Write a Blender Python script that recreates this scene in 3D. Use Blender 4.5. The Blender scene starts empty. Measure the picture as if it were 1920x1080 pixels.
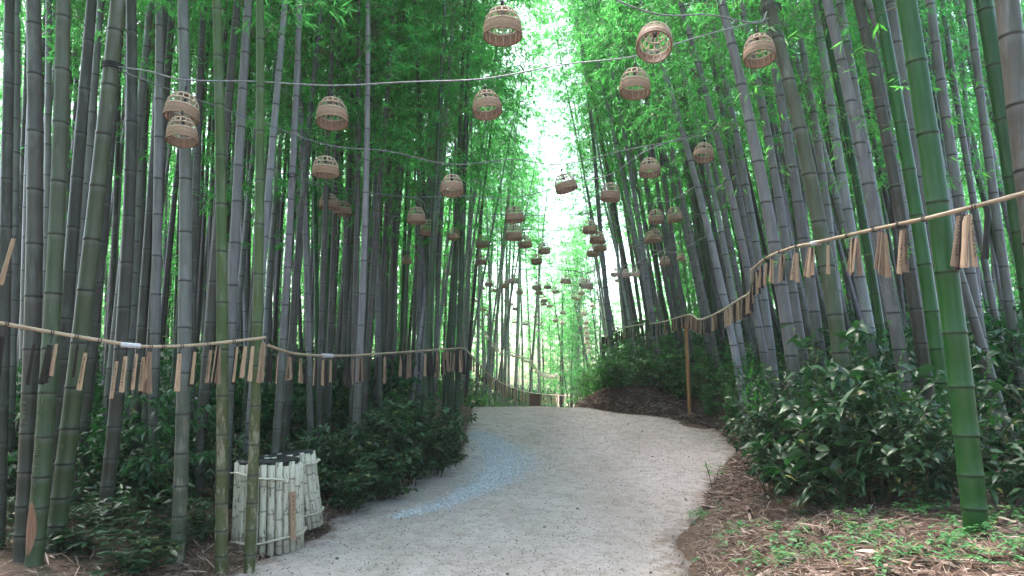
import bpy, math, random
import numpy as np
from mathutils import Vector, Matrix, Euler

random.seed(7)
RNG = np.random.default_rng(11)
sc = bpy.context.scene
COL = sc.collection

# ------------------------------------------------------------------ camera
FPX, EYE, PITCH, HOR = 1280.0, 1.55, math.radians(4.0), 735.0
PY0 = HOR - FPX * math.tan(PITCH)
cam_d = bpy.data.cameras.new("camera")
cam_d.lens, cam_d.sensor_width = 24.0, 36.0
cam_d.clip_start, cam_d.clip_end = 0.05, 600.0
cam_d.shift_y = (PY0 - 540.0) / 1920.0
cam = bpy.data.objects.new("camera", cam_d)
COL.objects.link(cam)
cam.location = (0, 0, EYE)
cam.rotation_euler = (math.radians(90) + PITCH, 0, 0)
sc.camera = cam

CP, SP = math.cos(PITCH), math.sin(PITCH)
def P(px, py, Y):
    """the point at depth Y that the photo shows at pixel (px, py)"""
    a, b = (px - 960.0) / FPX, (PY0 - py) / FPX
    d = np.array([a, CP - b * SP, SP + b * CP])
    return np.array([0, 0, EYE]) + d * (Y / d[1])
def proj(p):
    x, y, z = p[0], p[1], p[2] - EYE
    dep = y * CP + z * SP
    return 960 + FPX * x / dep, PY0 - FPX * (-y * SP + z * CP) / dep

# ------------------------------------------------------------------ terrain
_ys = np.array([-30, 0, 5, 6.5, 9.5, 11.5, 13.3, 14.3, 15.3, 16.5, 18, 22, 28, 40, 140.])
_zs = np.array([0, 0, 0, .04, .30, .52, .87, 1.05, 1.16, 1.18, 1.08, .72, .35, .1, .1])
_yy = np.linspace(-30, 140, 3401)
_k = np.ones(17) / 17
def _sm(v):
    return np.convolve(np.pad(v, 8, mode='edge'), _k, mode='valid')
_zz = _sm(np.interp(_yy, _ys, _zs))
_xl = _sm(np.interp(_yy, [-30, 0, 5, 6.5, 7.1, 8.7, 9.5, 10.05, 10.7, 11.5, 13.3, 15.3, 16.5, 20, 28, 40, 60, 140],
                    [-2.4, -2.5, -2.6, -2.25, -2.1, -2.1, -2.0, -1.5, -1.1, -.95, -.97, -1.0, -1.0, -.8, .7, 2.6, 5, 12]))
_xr = _sm(np.interp(_yy, [-30, 0, 3.5, 5.75, 7.1, 9.5, 11.5, 13.3, 14.3, 15.3, 16.5, 20, 28, 40, 60, 140],
                    [1.0, 1.1, 1.2, 1.48, 1.83, 2.8, 3.85, 3.95, 3.24, 1.95, 1.6, 1.9, 3.2, 5, 8, 16]))
zp = lambda Y: np.interp(Y, _yy, _zz)
xl = lambda Y: np.interp(Y, _yy, _xl)
xr = lambda Y: np.interp(Y, _yy, _xr)
_w = [(RNG.uniform(0, 6.28), f * math.cos(a), f * math.sin(a), 1 / f ** .85) for f, a in
      zip(np.geomspace(.35, 28, 46), RNG.uniform(0, 6.28, 46))]
def nz(x, y, lo=0, hi=46):
    s = 0
    for ph, kx, ky, am in _w[lo:hi]:
        s = s + am * np.sin(kx * x + ky * y + ph)
    return s
def zfun(x, Y, rough=True):
    x = np.asarray(x, float); Y = np.asarray(Y, float)
    dl, dr = xl(Y) - x, x - xr(Y)
    z = zp(Y) + .2 * (1 - np.exp(-np.clip(dl, 0, None) / .8)) + .85 * (1 - np.exp(-np.clip(dr, 0, None) / 1.1))
    out = np.clip(np.maximum(dl, dr) / .6, 0, 1)
    z = z + .012 * nz(x, Y, 0, 30) * .5
    if rough:
        z = z + out * (.03 * nz(x, Y, 6, 46) * .4 + .03 * np.clip(np.maximum(dl, dr), 0, 1.0))
    return z
def ground_hit(px, py):
    for Y in np.arange(2.0, 60, .04):
        p = P(px, py, Y)
        if p[2] <= zfun(p[0], p[1]):
            return p
    return P(px, py, 60)

# ------------------------------------------------------------------ helpers: objects
def tag(o, label=None, cat=None, group=None, kind=None):
    if label: o['label'] = label
    if cat: o['category'] = cat
    if group: o['group'] = group
    if kind: o['kind'] = kind
    return o
def empty(name, loc, rot=(0, 0, 0), scale=1):
    o = bpy.data.objects.new(name, None)
    COL.objects.link(o)
    o.empty_display_size = .1
    o.location = [float(c) for c in loc]
    o.rotation_euler = rot
    o.scale = (scale,) * 3 if not hasattr(scale, '__len__') else scale
    return o
def link(name, me, parent=None, loc=(0, 0, 0), rot=(0, 0, 0), scale=(1, 1, 1)):
    o = bpy.data.objects.new(name, me)
    COL.objects.link(o)
    o.location = [float(c) for c in loc]; o.rotation_euler = rot; o.scale = scale
    if parent is not None: o.parent = parent
    return o
def mesh_quads(name, V, Q, mats, attrs=None, smooth=False, mat_idx=None):
    V = np.asarray(V, np.float32).reshape(-1, 3); Q = np.asarray(Q, np.int32).reshape(-1, 4)
    me = bpy.data.meshes.new(name)
    me.vertices.add(len(V)); me.vertices.foreach_set('co', V.ravel())
    me.loops.add(Q.size); me.loops.foreach_set('vertex_index', Q.ravel())
    me.polygons.add(len(Q)); me.polygons.foreach_set('loop_start', np.arange(0, Q.size, 4, dtype=np.int32))
    if smooth: me.polygons.foreach_set('use_smooth', np.ones(len(Q), bool))
    for m in (mats if isinstance(mats, (list, tuple)) else [mats]): me.materials.append(m)
    if mat_idx is not None: me.polygons.foreach_set('material_index', np.asarray(mat_idx, np.int32))
    me.update(calc_edges=True); me.validate()
    for k, a in (attrs or {}).items():
        at = me.attributes.new(k, 'FLOAT', 'POINT'); at.data.foreach_set('value', np.asarray(a, np.float32))
    return me

class MB:
    """collects tubes, boxes and lathes, builds ONE mesh"""
    def __init__(s): s.v, s.f, s.mi, s.sm = [], [], [], []
    def add(s, v, f, mi=0, sm=True):
        b = len(s.v)
        s.v += [tuple(map(float, p)) for p in v]
        s.f += [tuple(i + b for i in q) for q in f]
        s.mi += [mi] * len(f); s.sm += [sm] * len(f)
    def tube(s, pts, r, n=6, cap=True, mi=0, flat=1.0):
        pts = [np.array(p, float) for p in pts]; m = len(pts)
        rs = [r] * m if not hasattr(r, '__len__') else r
        ref = None; V = []
        for i in range(m):
            t = pts[min(i + 1, m - 1)] - pts[max(i - 1, 0)]
            t = t / (np.linalg.norm(t) + 1e-9)
            if ref is None:
                ref = np.cross(t, [0, 0, 1.]) if abs(t[2]) < .9 else np.cross(t, [1., 0, 0])
            u = ref - t * np.dot(ref, t); u /= np.linalg.norm(u) + 1e-9; ref = u
            w = np.cross(t, u)
            for k in range(n):
                a = 2 * math.pi * k / n
                V.append(pts[i] + rs[i] * (math.cos(a) * u + flat * math.sin(a) * w))
        F = [(i * n + k, i * n + (k + 1) % n, (i + 1) * n + (k + 1) % n, (i + 1) * n + k) for i in range(m - 1) for k in range(n)]
        if cap: F += [tuple(range(n))[::-1], tuple((m - 1) * n + k for k in range(n))]
        s.add(V, F, mi)
    def box(s, c, d, mi=0, rot=None):
        V = [np.array([sx * d[0], sy * d[1], sz * d[2]]) / 2 for sx in (-1, 1) for sy in (-1, 1) for sz in (-1, 1)]
        if rot is not None: V = [np.array(rot @ Vector(v)) for v in V]
        s.add([v + np.array(c) for v in V], [(0, 1, 3, 2), (4, 6, 7, 5), (0, 4, 5, 1), (2, 3, 7, 6), (0, 2, 6, 4), (1, 5, 7, 3)], mi, False)
    def lathe(s, prof, n=32, mi=0, closed=False, fn=None):
        V = []
        for j, (r, z) in enumerate(prof):
            for k in range(n):
                a = 2 * math.pi * k / n
                rr = r if fn is None else fn(j, k, r)
                V.append((rr * math.cos(a), rr * math.sin(a), z))
        m = len(prof)
        F = [(i * n + k, i * n + (k + 1) % n, ((i + 1) % m) * n + (k + 1) % n, ((i + 1) % m) * n + k)
             for i in range(m if closed else m - 1) for k in range(n)]
        s.add(V, F, mi)
    def disc(s, r, z, n=24, mi=0):
        s.add([(r * math.cos(6.2832 * k / n), r * math.sin(6.2832 * k / n), z) for k in range(n)], [tuple(range(n))], mi, False)
    def mesh(s, name, mats):
        me = bpy.data.meshes.new(name)
        me.from_pydata(s.v, [], s.f)
        for m in (mats if isinstance(mats, (list, tuple)) else [mats]): me.materials.append(m)
        me.polygons.foreach_set('material_index', s.mi)
        me.polygons.foreach_set('use_smooth', s.sm)
        me.update()
        return me

def spline(pts, per=8):
    pts = [np.array(p, float) for p in pts]
    if len(pts) < 3:
        return [pts[0] + (pts[1] - pts[0]) * i / per for i in range(per + 1)]
    q = [2 * pts[0] - pts[1]] + pts + [2 * pts[-1] - pts[-2]]
    out = []
    for i in range(1, len(q) - 2):
        for k in range(per):
            t = k / per
            out.append(.5 * ((2 * q[i]) + (-q[i - 1] + q[i + 1]) * t + (2 * q[i - 1] - 5 * q[i] + 4 * q[i + 1] - q[i + 2]) * t * t
                             + (-q[i - 1] + 3 * q[i] - 3 * q[i + 1] + q[i + 2]) * t ** 3))
    out.append(pts[-1])
    return out
ORD = ['first', 'second', 'third', 'fourth', 'fifth', 'sixth', 'seventh', 'eighth', 'ninth', 'tenth', 'eleventh', 'twelfth',
       'thirteenth', 'fourteenth', 'fifteenth', 'sixteenth', 'seventeenth', 'eighteenth', 'nineteenth', 'twentieth']
def ordn(i):
    if i < 20: return ORD[i]
    n = i + 1
    return '%d%s' % (n, {1: 'st', 2: 'nd', 3: 'rd'}.get(n % 10 if n % 100 not in (11, 12, 13) else 0, 'th'))
NUM = ['no', 'one', 'two', 'three', 'four', 'five', 'six', 'seven', 'eight']

# ------------------------------------------------------------------ materials
class NT:
    def __init__(s, name):
        s.m = bpy.data.materials.new(name); s.m.use_nodes = True
        s.t = s.m.node_tree; s.t.nodes.clear()
        s.out = s.n('ShaderNodeOutputMaterial')
    def n(s, typ, ins=None, **kw):
        nd = s.t.nodes.new(typ)
        for k, v in kw.items(): setattr(nd, k, v)
        for k, v in (ins or {}).items():
            sk = nd.inputs[k]
            if isinstance(v, bpy.types.NodeSocket): s.t.links.new(v, sk)
            else: sk.default_value = v
        return nd
    def coord(s, scale=(1, 1, 1), kind='Object'):
        c = s.n('ShaderNodeTexCoord')
        return s.n('ShaderNodeMapping', {'Vector': c.outputs[kind], 'Scale': scale}).outputs[0]
    def noise(s, vec, scale, detail=4, rough=.6):
        return s.n('ShaderNodeTexNoise', {'Vector': vec, 'Scale': scale, 'Detail': detail, 'Roughness': rough}).outputs['Fac']
    def ramp(s, fac, stops, interp='LINEAR'):
        r = s.n('ShaderNodeValToRGB', {'Fac': fac}); e = r.color_ramp.elements
        r.color_ramp.interpolation = interp
        while len(e) < len(stops): e.new(.5)
        for el, (p, c) in zip(e, stops):
            el.position = p; el.color = (*c, 1) if len(c) == 3 else c
        return r.outputs[0]
    def rng(s, v, a, b, c=0., d=1.):
        return s.n('ShaderNodeMapRange', {'Value': v, 'From Min': a, 'From Max': b, 'To Min': c, 'To Max': d}).outputs[0]
    def mix(s, f, a, b, blend='MIX'):
        nd = s.n('ShaderNodeMix', data_type='RGBA', blend_type=blend)
        for k, v in ((0, f), (6, a), (7, b)):
            if isinstance(v, bpy.types.NodeSocket): s.t.links.new(v, nd.inputs[k])
            else: nd.inputs[k].default_value = v if k == 0 else (*v, 1)
        return nd.outputs[2]
    def math(s, op, a, b=0.):
        nd = s.n('ShaderNodeMath', operation=op)
        for k, v in ((0, a), (1, b)):
            if isinstance(v, bpy.types.NodeSocket): s.t.links.new(v, nd.inputs[k])
            else: nd.inputs[k].default_value = v
        return nd.outputs[0]
    def attr(s, name): return s.n('ShaderNodeAttribute', attribute_name=name).outputs['Fac']
    def rand(s): return s.n('ShaderNodeObjectInfo').outputs['Random']
    def bump(s, h, strength=.3, dist=.02):
        return s.n('ShaderNodeBump', {'Height': h, 'Strength': strength, 'Distance': dist}).outputs[0]
    def pbr(s, color, rough=.6, spec=.4, normal=None):
        b = s.n('ShaderNodeBsdfPrincipled', {'Roughness': rough, 'Specular IOR Level': spec})
        for k, v in (('Base Color', color),):
            if isinstance(v, bpy.types.NodeSocket): s.t.links.new(v, b.inputs[k])
            else: b.inputs[k].default_value = (*v, 1)
        if normal is not None: s.t.links.new(normal, b.inputs['Normal'])
        return b.outputs[0]
    def done(s, sh):
        s.t.links.new(sh, s.out.inputs['Surface']); return s.m

def culm_mat(name, base, base2, low, low_h=2.2, moss=.8, rough=.42, stain=0.0, ring=.85, bloom=.22, powder=.4):
    t = NT(name)
    v = t.coord((9, 9, .7)); v2 = t.coord((1, 1, 1))
    streak = t.noise(v, 3.0, 5, .65)
    blotch = t.noise(t.coord((1.2, 1.2, .5)), 2.2, 5, .6)
    c = t.mix(t.rng(streak, .3, .7), base, base2)
    hs = t.n('ShaderNodeHueSaturation', {'Color': c, 'Value': t.math('MULTIPLY', t.rng(t.rand(), 0, 1, .72, 1.28), t.rng(t.noise(t.coord((.3, .3, 2.2)), 1.0, 2), .3, .7, .8, 1.22)), 'Saturation': 1.0}).outputs[0]
    pw = t.noise(t.coord((5, 5, 1.1)), 1.3, 6, .68)
    hs = t.mix(t.rng(pw, .54, .70, 0, powder), hs, (.30, .30, .31))
    z = t.n('ShaderNodeSeparateXYZ', {'Vector': v2}).outputs['Z']
    lowf = t.math('MULTIPLY', t.rng(t.math('ADD', z, t.rng(blotch, .25, .75, -1.2, 1.2)), low_h * .35, low_h * 1.3, moss, 0.), 1.0)
    c = t.mix(lowf, hs, low)
    if stain:
        pv = t.noise(t.coord((7, 7, 2.2)), 2.2, 6, .72)
        pz = t.rng(z, .1, 2.6, 1.0, 0.0)
        c = t.mix(t.math('MULTIPLY', t.math('MULTIPLY', t.rng(pv, .53, .58), stain), pz), c, (.30, .25, .19))
    c = t.mix(t.math('MULTIPLY', t.attr('bloom'), bloom), c, (.24, .24, .25))
    c = t.mix(t.math('MULTIPLY', t.attr('node'), ring), c, (.022, .018, .017))
    fine = t.noise(t.coord((40, 40, 6)), 4, 3)
    c = t.mix(t.rng(fine, .35, .75, 0, .3), c, (.06, .055, .05))
    return t.done(t.pbr(c, rough, .35, t.bump(streak, .12, .004)))
M = {}
M['grey'] = culm_mat('culm_grey', (.125, .108, .122), (.205, .182, .205), (.040, .048, .026))
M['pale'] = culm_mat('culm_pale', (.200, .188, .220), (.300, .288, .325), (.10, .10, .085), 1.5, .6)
M['dark'] = culm_mat('culm_dark', (.044, .035, .032), (.082, .067, .064), (.025, .028, .015))
M['olive'] = culm_mat('culm_olive', (.070, .068, .042), (.112, .107, .076), (.024, .054, .012), 3.0)
M['green'] = culm_mat('culm_green', (.003, .044, .0025), (.0065, .068, .005), (.006, .066, .004), 2.0, .7, .33, ring=.55, bloom=.06, powder=.05)
M['deep'] = culm_mat('culm_deep_green', (.018, .046, .012), (.036, .066, .022), (.009, .032, .006), 2.5)
M['mossy'] = culm_mat('culm_mossy', (.042, .080, .016), (.064, .108, .025), (.068, .058, .018), 2.4, .75, .5, 1.0)
M['hazed'] = culm_mat('culm_hazed', (.27, .27, .28), (.38, .385, .39), (.2, .21, .19), 1.5, .6)  # whitened culms: far haze and bright light put into the colour
M['blotchy'] = culm_mat('culm_blotchy', (.125, .125, .128), (.188, .187, .18), (.04, .052, .022), 1.6, .85, .5, .5)

def leaf_mat(name, c1, c2, tr, trf=.45, rough=.42, spec=.45, tintlo=.55, tinthi=1.5):
    t = NT(name)
    f = t.attr('tint')
    c = t.mix(f, c1, c2)
    c = t.mix(t.rng(f, .93, .99, 0, .8), c, (.24, .20, .06))
    hv = t.n('ShaderNodeHueSaturation', {'Color': c, 'Value': t.rng(t.rand(), 0, 1, .75, 1.25)}).outputs[0]
    s1 = t.pbr(hv, rough, spec)
    tc = t.n('ShaderNodeMix', data_type='RGBA', blend_type='MULTIPLY', ins={0: 1.0})
    tr_c = t.mix(f, tuple(x * tintlo for x in tr), tuple(min(1, x * tinthi) for x in tr))
    s2 = t.n('ShaderNodeBsdfTranslucent', {'Color': tr_c}).outputs[0]
    return t.done(t.n('ShaderNodeMixShader', {'Fac': trf, 1: s1, 2: s2}).outputs[0])
M['leaf'] = leaf_mat('bamboo_leaf', (.035, .13, .035), (.10, .26, .08), (.13, .60, .13), .58)
M['leaf_bright'] = leaf_mat('bamboo_leaf_bright', (.05, .24, .04), (.12, .36, .06), (.18, .70, .1), .55)
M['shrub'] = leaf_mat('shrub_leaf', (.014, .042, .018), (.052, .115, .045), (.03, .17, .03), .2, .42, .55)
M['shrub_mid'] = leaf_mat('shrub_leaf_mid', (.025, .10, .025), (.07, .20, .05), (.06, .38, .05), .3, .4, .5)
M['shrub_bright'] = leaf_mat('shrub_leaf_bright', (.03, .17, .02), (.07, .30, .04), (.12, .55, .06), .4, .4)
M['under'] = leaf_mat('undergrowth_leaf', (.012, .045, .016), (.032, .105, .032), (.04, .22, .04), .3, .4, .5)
M['cover'] = leaf_mat('ground_cover_leaf', (.05, .17, .05), (.13, .30, .12), (.14, .42, .12), .3, .5)

def simple(name, c1, c2, scale=(6, 6, 1), ns=4., rough=.65, spec=.3, bump=.15):
    t = NT(name)
    n = t.noise(t.coord(scale), ns, 5)
    c = t.mix(t.rng(n, .3, .7), c1, c2)
    c = t.n('ShaderNodeHueSaturation', {'Color': c, 'Value': t.rng(t.rand(), 0, 1, .82, 1.18)}).outputs[0]
    return t.done(t.pbr(c, rough, spec, t.bump(n, bump, .005)))
M['twig'] = simple('twig', (.10, .12, .06), (.16, .17, .09))
M['stem'] = simple('shrub_stem', (.05, .04, .025), (.09, .07, .04))
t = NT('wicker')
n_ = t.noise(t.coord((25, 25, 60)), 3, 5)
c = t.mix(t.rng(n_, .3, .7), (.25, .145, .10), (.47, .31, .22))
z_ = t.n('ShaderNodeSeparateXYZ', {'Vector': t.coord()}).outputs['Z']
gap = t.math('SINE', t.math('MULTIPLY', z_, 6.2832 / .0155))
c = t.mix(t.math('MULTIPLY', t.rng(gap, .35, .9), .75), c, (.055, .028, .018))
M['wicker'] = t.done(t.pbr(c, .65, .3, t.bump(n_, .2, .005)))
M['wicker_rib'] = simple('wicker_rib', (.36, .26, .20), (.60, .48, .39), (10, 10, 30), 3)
M['wicker_hazed'] = simple('wicker_hazed', (.38, .27, .22), (.58, .45, .38), (30, 30, 90), 3)  # wicker paled, distance haze put into its colour
M['cord'] = simple('black_cord', (.02, .02, .022), (.05, .05, .055))
M['wire'] = simple('wire', (.13, .13, .15), (.24, .24, .27), rough=.4)
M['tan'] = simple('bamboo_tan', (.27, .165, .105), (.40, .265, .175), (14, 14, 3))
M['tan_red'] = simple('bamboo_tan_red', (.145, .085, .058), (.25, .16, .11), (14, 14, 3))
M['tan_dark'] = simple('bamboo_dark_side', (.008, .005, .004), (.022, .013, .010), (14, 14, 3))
M['pole'] = simple('pole_bamboo', (.27, .195, .135), (.43, .325, .235), (3, 3, 3))
M['rope'] = simple('rope', (.35, .29, .22), (.52, .46, .38), (30, 30, 30))
M['wrap'] = simple('pale_wrapping', (.42, .40, .44), (.62, .60, .64), (20, 60, 20))
M['stake'] = simple('orange_bamboo', (.25, .115, .042), (.37, .19, .08), (6, 6, 1))
M['ink'] = simple('black_ink', (.008, .008, .008), (.015, .014, .012))
M['rubber'] = simple('black_liner', (.008, .008, .01), (.03, .03, .034), (4, 4, 4), rough=.35)
M['scratch'] = simple('scratched_bark', (.12, .13, .085), (.2, .2, .13))
M['scar'] = simple('cut_scar', (.17, .075, .05), (.30, .15, .10), (20, 20, 2))
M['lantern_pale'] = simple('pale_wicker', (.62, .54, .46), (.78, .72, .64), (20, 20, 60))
M['wood'] = simple('brown_board', (.12, .07, .045), (.2, .12, .08))

t = NT('white_stave')
pv = t.noise(t.coord((14, 14, 3)), 3, 6, .7); gv = t.noise(t.coord((50, 50, 2)), 3, 4)
c = t.mix(t.rng(gv, .3, .7), (.42, .37, .29), (.66, .61, .52))
c = t.mix(t.rng(pv, .55, .62, 0, .9), c, (.075, .06, .045))
zz = t.n('ShaderNodeSeparateXYZ', {'Vector': t.coord()}).outputs['Z']
c = t.mix(t.math('MULTIPLY', t.rng(t.math('ADD', zz, t.rng(pv, .3, .7, -.1, .1)), .0, .24, 1, 0), .7), c, (.20, .15, .11))
c = t.mix(t.math('MULTIPLY', t.attr('node'), .7), c, (.12, .10, .08))
M['stave'] = t.done(t.pbr(c, .55, .35, t.bump(gv, .2, .004)))

def earth_mat(name, path):
    t = NT(name)
    v = t.coord()
    big = t.noise(v, .9, 5, .6); mid = t.noise(v, 7, 6, .65); fine = t.noise(v, 60, 5, .7); gr = t.noise(v, 240, 3, .6)
    if path:
        c = t.mix(t.rng(big, .3, .7), (.56, .455, .447), (.66, .562, .565))
        c = t.mix(t.rng(mid, .45, .70, 0, .65), c, (.33, .26, .22))
        c = t.mix(t.rng(t.noise(v, 22, 5, .7), .56, .66, 0, .5), c, (.22, .175, .15))
        c = t.mix(t.rng(fine, .55, .72, 0, .5), c, (.30, .26, .225))
        vo = t.n('ShaderNodeTexVoronoi', {'Vector': v, 'Scale': 70., 'Randomness': 1.}).outputs['Distance']
        sel = t.rng(t.noise(v, 28, 2), .55, .62)
        c = t.mix(t.math('MULTIPLY', t.rng(vo, .10, .22, 1, 0), sel), c, (.60, .58, .57))
        c = t.mix(t.rng(t.noise(t.coord((1, .35, 1)), 1.1, 5, .6), .48, .70, 0, .5), c, (.36, .295, .26))
        c = t.mix(t.rng(gr, .56, .66, 0, .5), c, (.16, .125, .105))
        c = t.mix(t.rng(t.noise(v, 120, 3, .6), .60, .68, 0, .65), c, (.12, .09, .07))
        edge = t.attr('edge')
        c = t.mix(t.math('MULTIPLY', t.rng(t.math('ADD', edge, t.rng(mid, .3, .7, -.35, .35)), .35, 1., 0, 1), .75), c, (.22, .15, .11))
        h = t.math('ADD', t.math('MULTIPLY', mid, .7), t.math('ADD', t.math('MULTIPLY', fine, .5), t.math('MULTIPLY', gr, .18)))
        return t.done(t.pbr(c, .95, .1, t.bump(h, .8, .05)))
    c = t.mix(t.rng(mid, .3, .7), (.095, .058, .044), (.20, .132, .104))
    c = t.mix(t.rng(fine, .5, .7, 0, .7), c, (.20, .135, .10))
    c = t.mix(t.rng(big, .5, .75, 0, .6), c, (.06, .04, .03))
    st = t.noise(t.coord((40, 12, 20)), 4, 5, .7)
    c = t.mix(t.rng(st, .58, .66, 0, .6), c, (.32, .235, .185))
    h = t.math('ADD', mid, t.math('MULTIPLY', fine, .6))
    return t.done(t.pbr(c, .95, .1, t.bump(h, .8, .06)))
M['earth'] = earth_mat('bank_earth', False)
M['path'] = earth_mat('path_sand', True)
def stone_mat(name, c1, c2, c3):
    t = NT(name)
    f = t.attr('tint')
    c = t.ramp(f, [(0, c1), (.6, c2), (1, c3)])
    return t.done(t.pbr(c, .85, .25))
M['gravel'] = stone_mat('blue_gravel', (.33, .33, .365), (.47, .475, .53), (.66, .665, .71))
M['pebble'] = stone_mat('path_pebble', (.09, .07, .055), (.30, .25, .225), (.54, .49, .47))
M['straw'] = stone_mat('dry_litter', (.075, .038, .029), (.20, .128, .10), (.46, .355, .30))
HAZE, SKY, SUN, EXPO = 0.0012, 0.15, 2.0, 2.92
# ------------------------------------------------------------------ ground, path, gravel
def axis(parts):
    out = []
    for a, b, st in parts: out += list(np.arange(a, b, st))
    return np.array(out + [parts[-1][1]])
def grid_mesh(name, X, Y, Z, mat, attrs=None):
    ny, nx = X.shape
    i = np.arange(ny * nx).reshape(ny, nx)
    Q = np.stack([i[:-1, :-1], i[:-1, 1:], i[1:, 1:], i[1:, :-1]], -1).reshape(-1, 4)
    return mesh_quads(name, np.stack([X, Y, Z], -1), Q, mat, attrs, smooth=True)
gx = axis([(-160, -40, 12), (-40, -8, .8), (-8, -3.2, .16), (-3.2, 6.2, .06), (6.2, 12, .2), (12, 40, .8), (40, 160, 12)])
gy = axis([(-30, 0, 1.5), (0, 2.6, .12), (2.6, 20, .07), (20, 45, .5), (45, 240, 10)])
X, Y = np.meshgrid(gx, gy)
Z = zfun(X, Y)
ins = np.minimum(X - xl(Y), xr(Y) - X) + .10 * nz(X * 1.0, Y * 1.0, 14, 30)
Z -= np.clip(ins / .25, 0, 1) * .07
Z -= np.clip((np.abs(X) - 40) / 120, 0, 1) * .5
tag(link('ground', grid_mesh('ground', X, Y, Z, M['earth'])), kind='structure')
py_ = axis([(-20, 1, .5), (1, 20, .07), (20, 60, .4)])
uu = np.concatenate([[0, .015, .03, .05], np.linspace(.08, .92, 56), [.95, .97, .985, 1]])
U, Y = np.meshgrid(uu, py_)
L_, R_ = xl(Y) - .12, xr(Y) + .12
X0 = U
rag = .045 * nz(Y * 1.3 + 4, X0 * 0.0 + Y * .4, 8, 30) + .09 * nz(Y * 2 + 4, Y, 30, 46)
X = L_ + (R_ - L_) * U + rag * (np.exp(-U / .08) - np.exp(-(1 - U) / .08) * .8)
Z = zfun(X, Y, False) + .012 * nz(X, Y, 22, 46) * .35
dm = np.minimum(U, 1 - U) * (R_ - L_)
Z -= np.clip(1 - dm / .16, 0, 1) * .06
# wheel-worn trough
tag(link('path', grid_mesh('path', X, Y, Z, M['path'], {'edge': np.clip(1 - dm / .75, 0, 1).ravel()})), kind='structure')

OCT_Q = np.array([[0, 2, 1, 4], [0, 4, 1, 5], [0, 3, 1, 5], [0, 2, 1, 3]])   # not used for stones below
def stones(cent, size, flat=.6):
    """little irregular boxes"""
    n = len(cent)
    base = np.array([[sx, sy, sz] for sx in (-1, 1) for sy in (-1, 1) for sz in (-1, 1)], float) * .5
    V = base[None] * (1 + RNG.uniform(-.35, .35, (n, 8, 3))) * size[:, None, None] * np.array([1, .8, flat])
    V[:, 1::2, :2] *= .65
    a = RNG.uniform(0, 6.28, n); c, s = np.cos(a)[:, None], np.sin(a)[:, None]
    x, y = V[..., 0] * c - V[..., 1] * s, V[..., 0] * s + V[..., 1] * c
    V = np.stack([x, y, V[..., 2]], -1) + cent[:, None]
    f = np.array([(0, 1, 3, 2), (4, 6, 7, 5), (0, 4, 5, 1), (2, 3, 7, 6), (0, 2, 6, 4), (1, 5, 7, 3)])
    return V.reshape(-1, 3), (f[None] + 8 * np.arange(n)[:, None, None]).reshape(-1, 4), np.repeat(RNG.uniform(0, 1, n), 8)
def zpath(x, Y): return zfun(x, Y, False) + .012 * nz(x, Y, 22, 46) * .35
gc = [(735, 972, 14), (790, 958, 22), (845, 940, 24), (900, 915, 36), (940, 888, 48), (952, 862, 52), (930, 838, 42), (905, 820, 30), (888, 810, 16)]
gp = [np.append(ground_hit(a, b)[:2], .75 * w * ground_hit(a, b)[1] / FPX) for a, b, w in gc]
gs = np.array(spline(gp, 12))
pts = []
for i in range(len(gs) - 1):
    seg = gs[i + 1] - gs[i]
    n = int(np.hypot(*seg[:2]) * gs[i, 2] * 2 * 3500)
    t_ = RNG.uniform(0, 1, (n, 1))
    c_ = gs[i] + seg * t_
    nrm = np.array([-seg[1], seg[0]]) / (np.hypot(*seg[:2]) + 1e-9)
    pts.append(c_[:, :2] + nrm * (RNG.normal(0, .72, (n, 1)) * c_[:, 2:3]))
g2 = np.concatenate(pts)
gz = zpath(g2[:, 0], g2[:, 1])
sz = RNG.uniform(.008, .026, len(g2))
V, Q, T = stones(np.column_stack([g2, gz + sz * .1]), sz)
tag(link('gravel', mesh_quads('gravel', V, Q, M['gravel'], {'tint': T})), 'pale blue gravel spread in a curve along the path', 'gravel', kind='stuff')
n = 15000
yy = 4.5 + 12 * RNG.uniform(0, 1, n) ** 1.5; xx = xl(yy) + (xr(yy) - xl(yy)) * RNG.uniform(.0, 1., n)
sz = RNG.uniform(.004, .016, n) * (1 + (RNG.uniform(0, 1, n) > .985) * 1.2)
V, Q, T = stones(np.column_stack([xx, yy, zpath(xx, yy) + sz * .1]), sz)
tag(link('pebbles', mesh_quads('pebbles', V, Q, M['pebble'], {'tint': T})), 'small loose pebbles and crumbs of earth on the sandy path', 'pebbles', kind='stuff')

def strips(cent, d, up, L, W, bend):
    """thin curled litter strips of 3 cross-lines, tapering"""
    n = len(cent)
    side = np.cross(d, up); side /= np.linalg.norm(side, axis=1, keepdims=True) + 1e-9
    V = np.zeros((n, 8, 3))
    for k, (s, w) in enumerate(((-.5, .35), (-.17, 1.), (.2, .9), (.5, .15))):
        c = cent + d * (s * L)[:, None] + up * (bend * (1 - 4 * s * s))[:, None]
        V[:, 2 * k] = c - side * (W * w * .5)[:, None]; V[:, 2 * k + 1] = c + side * (W * w * .5)[:, None]
    f = np.array([(0, 1, 3, 2), (2, 3, 5, 4), (4, 5, 7, 6)])
    return V.reshape(-1, 3), (f[None] + 8 * np.arange(n)[:, None, None]).reshape(-1, 4), np.repeat(RNG.uniform(0, 1, n), 8)
def rand_dir(n, tilt=.25):
    a = RNG.uniform(0, 6.28, n); e = RNG.normal(0, tilt, n)
    d = np.column_stack([np.cos(a) * np.cos(e), np.sin(a) * np.cos(e), np.sin(e)])
    up = np.column_stack([RNG.normal(0, .4, n), RNG.normal(0, .4, n), np.ones(n)])
    return d, up / np.linalg.norm(up, axis=1, keepdims=True)
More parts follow.
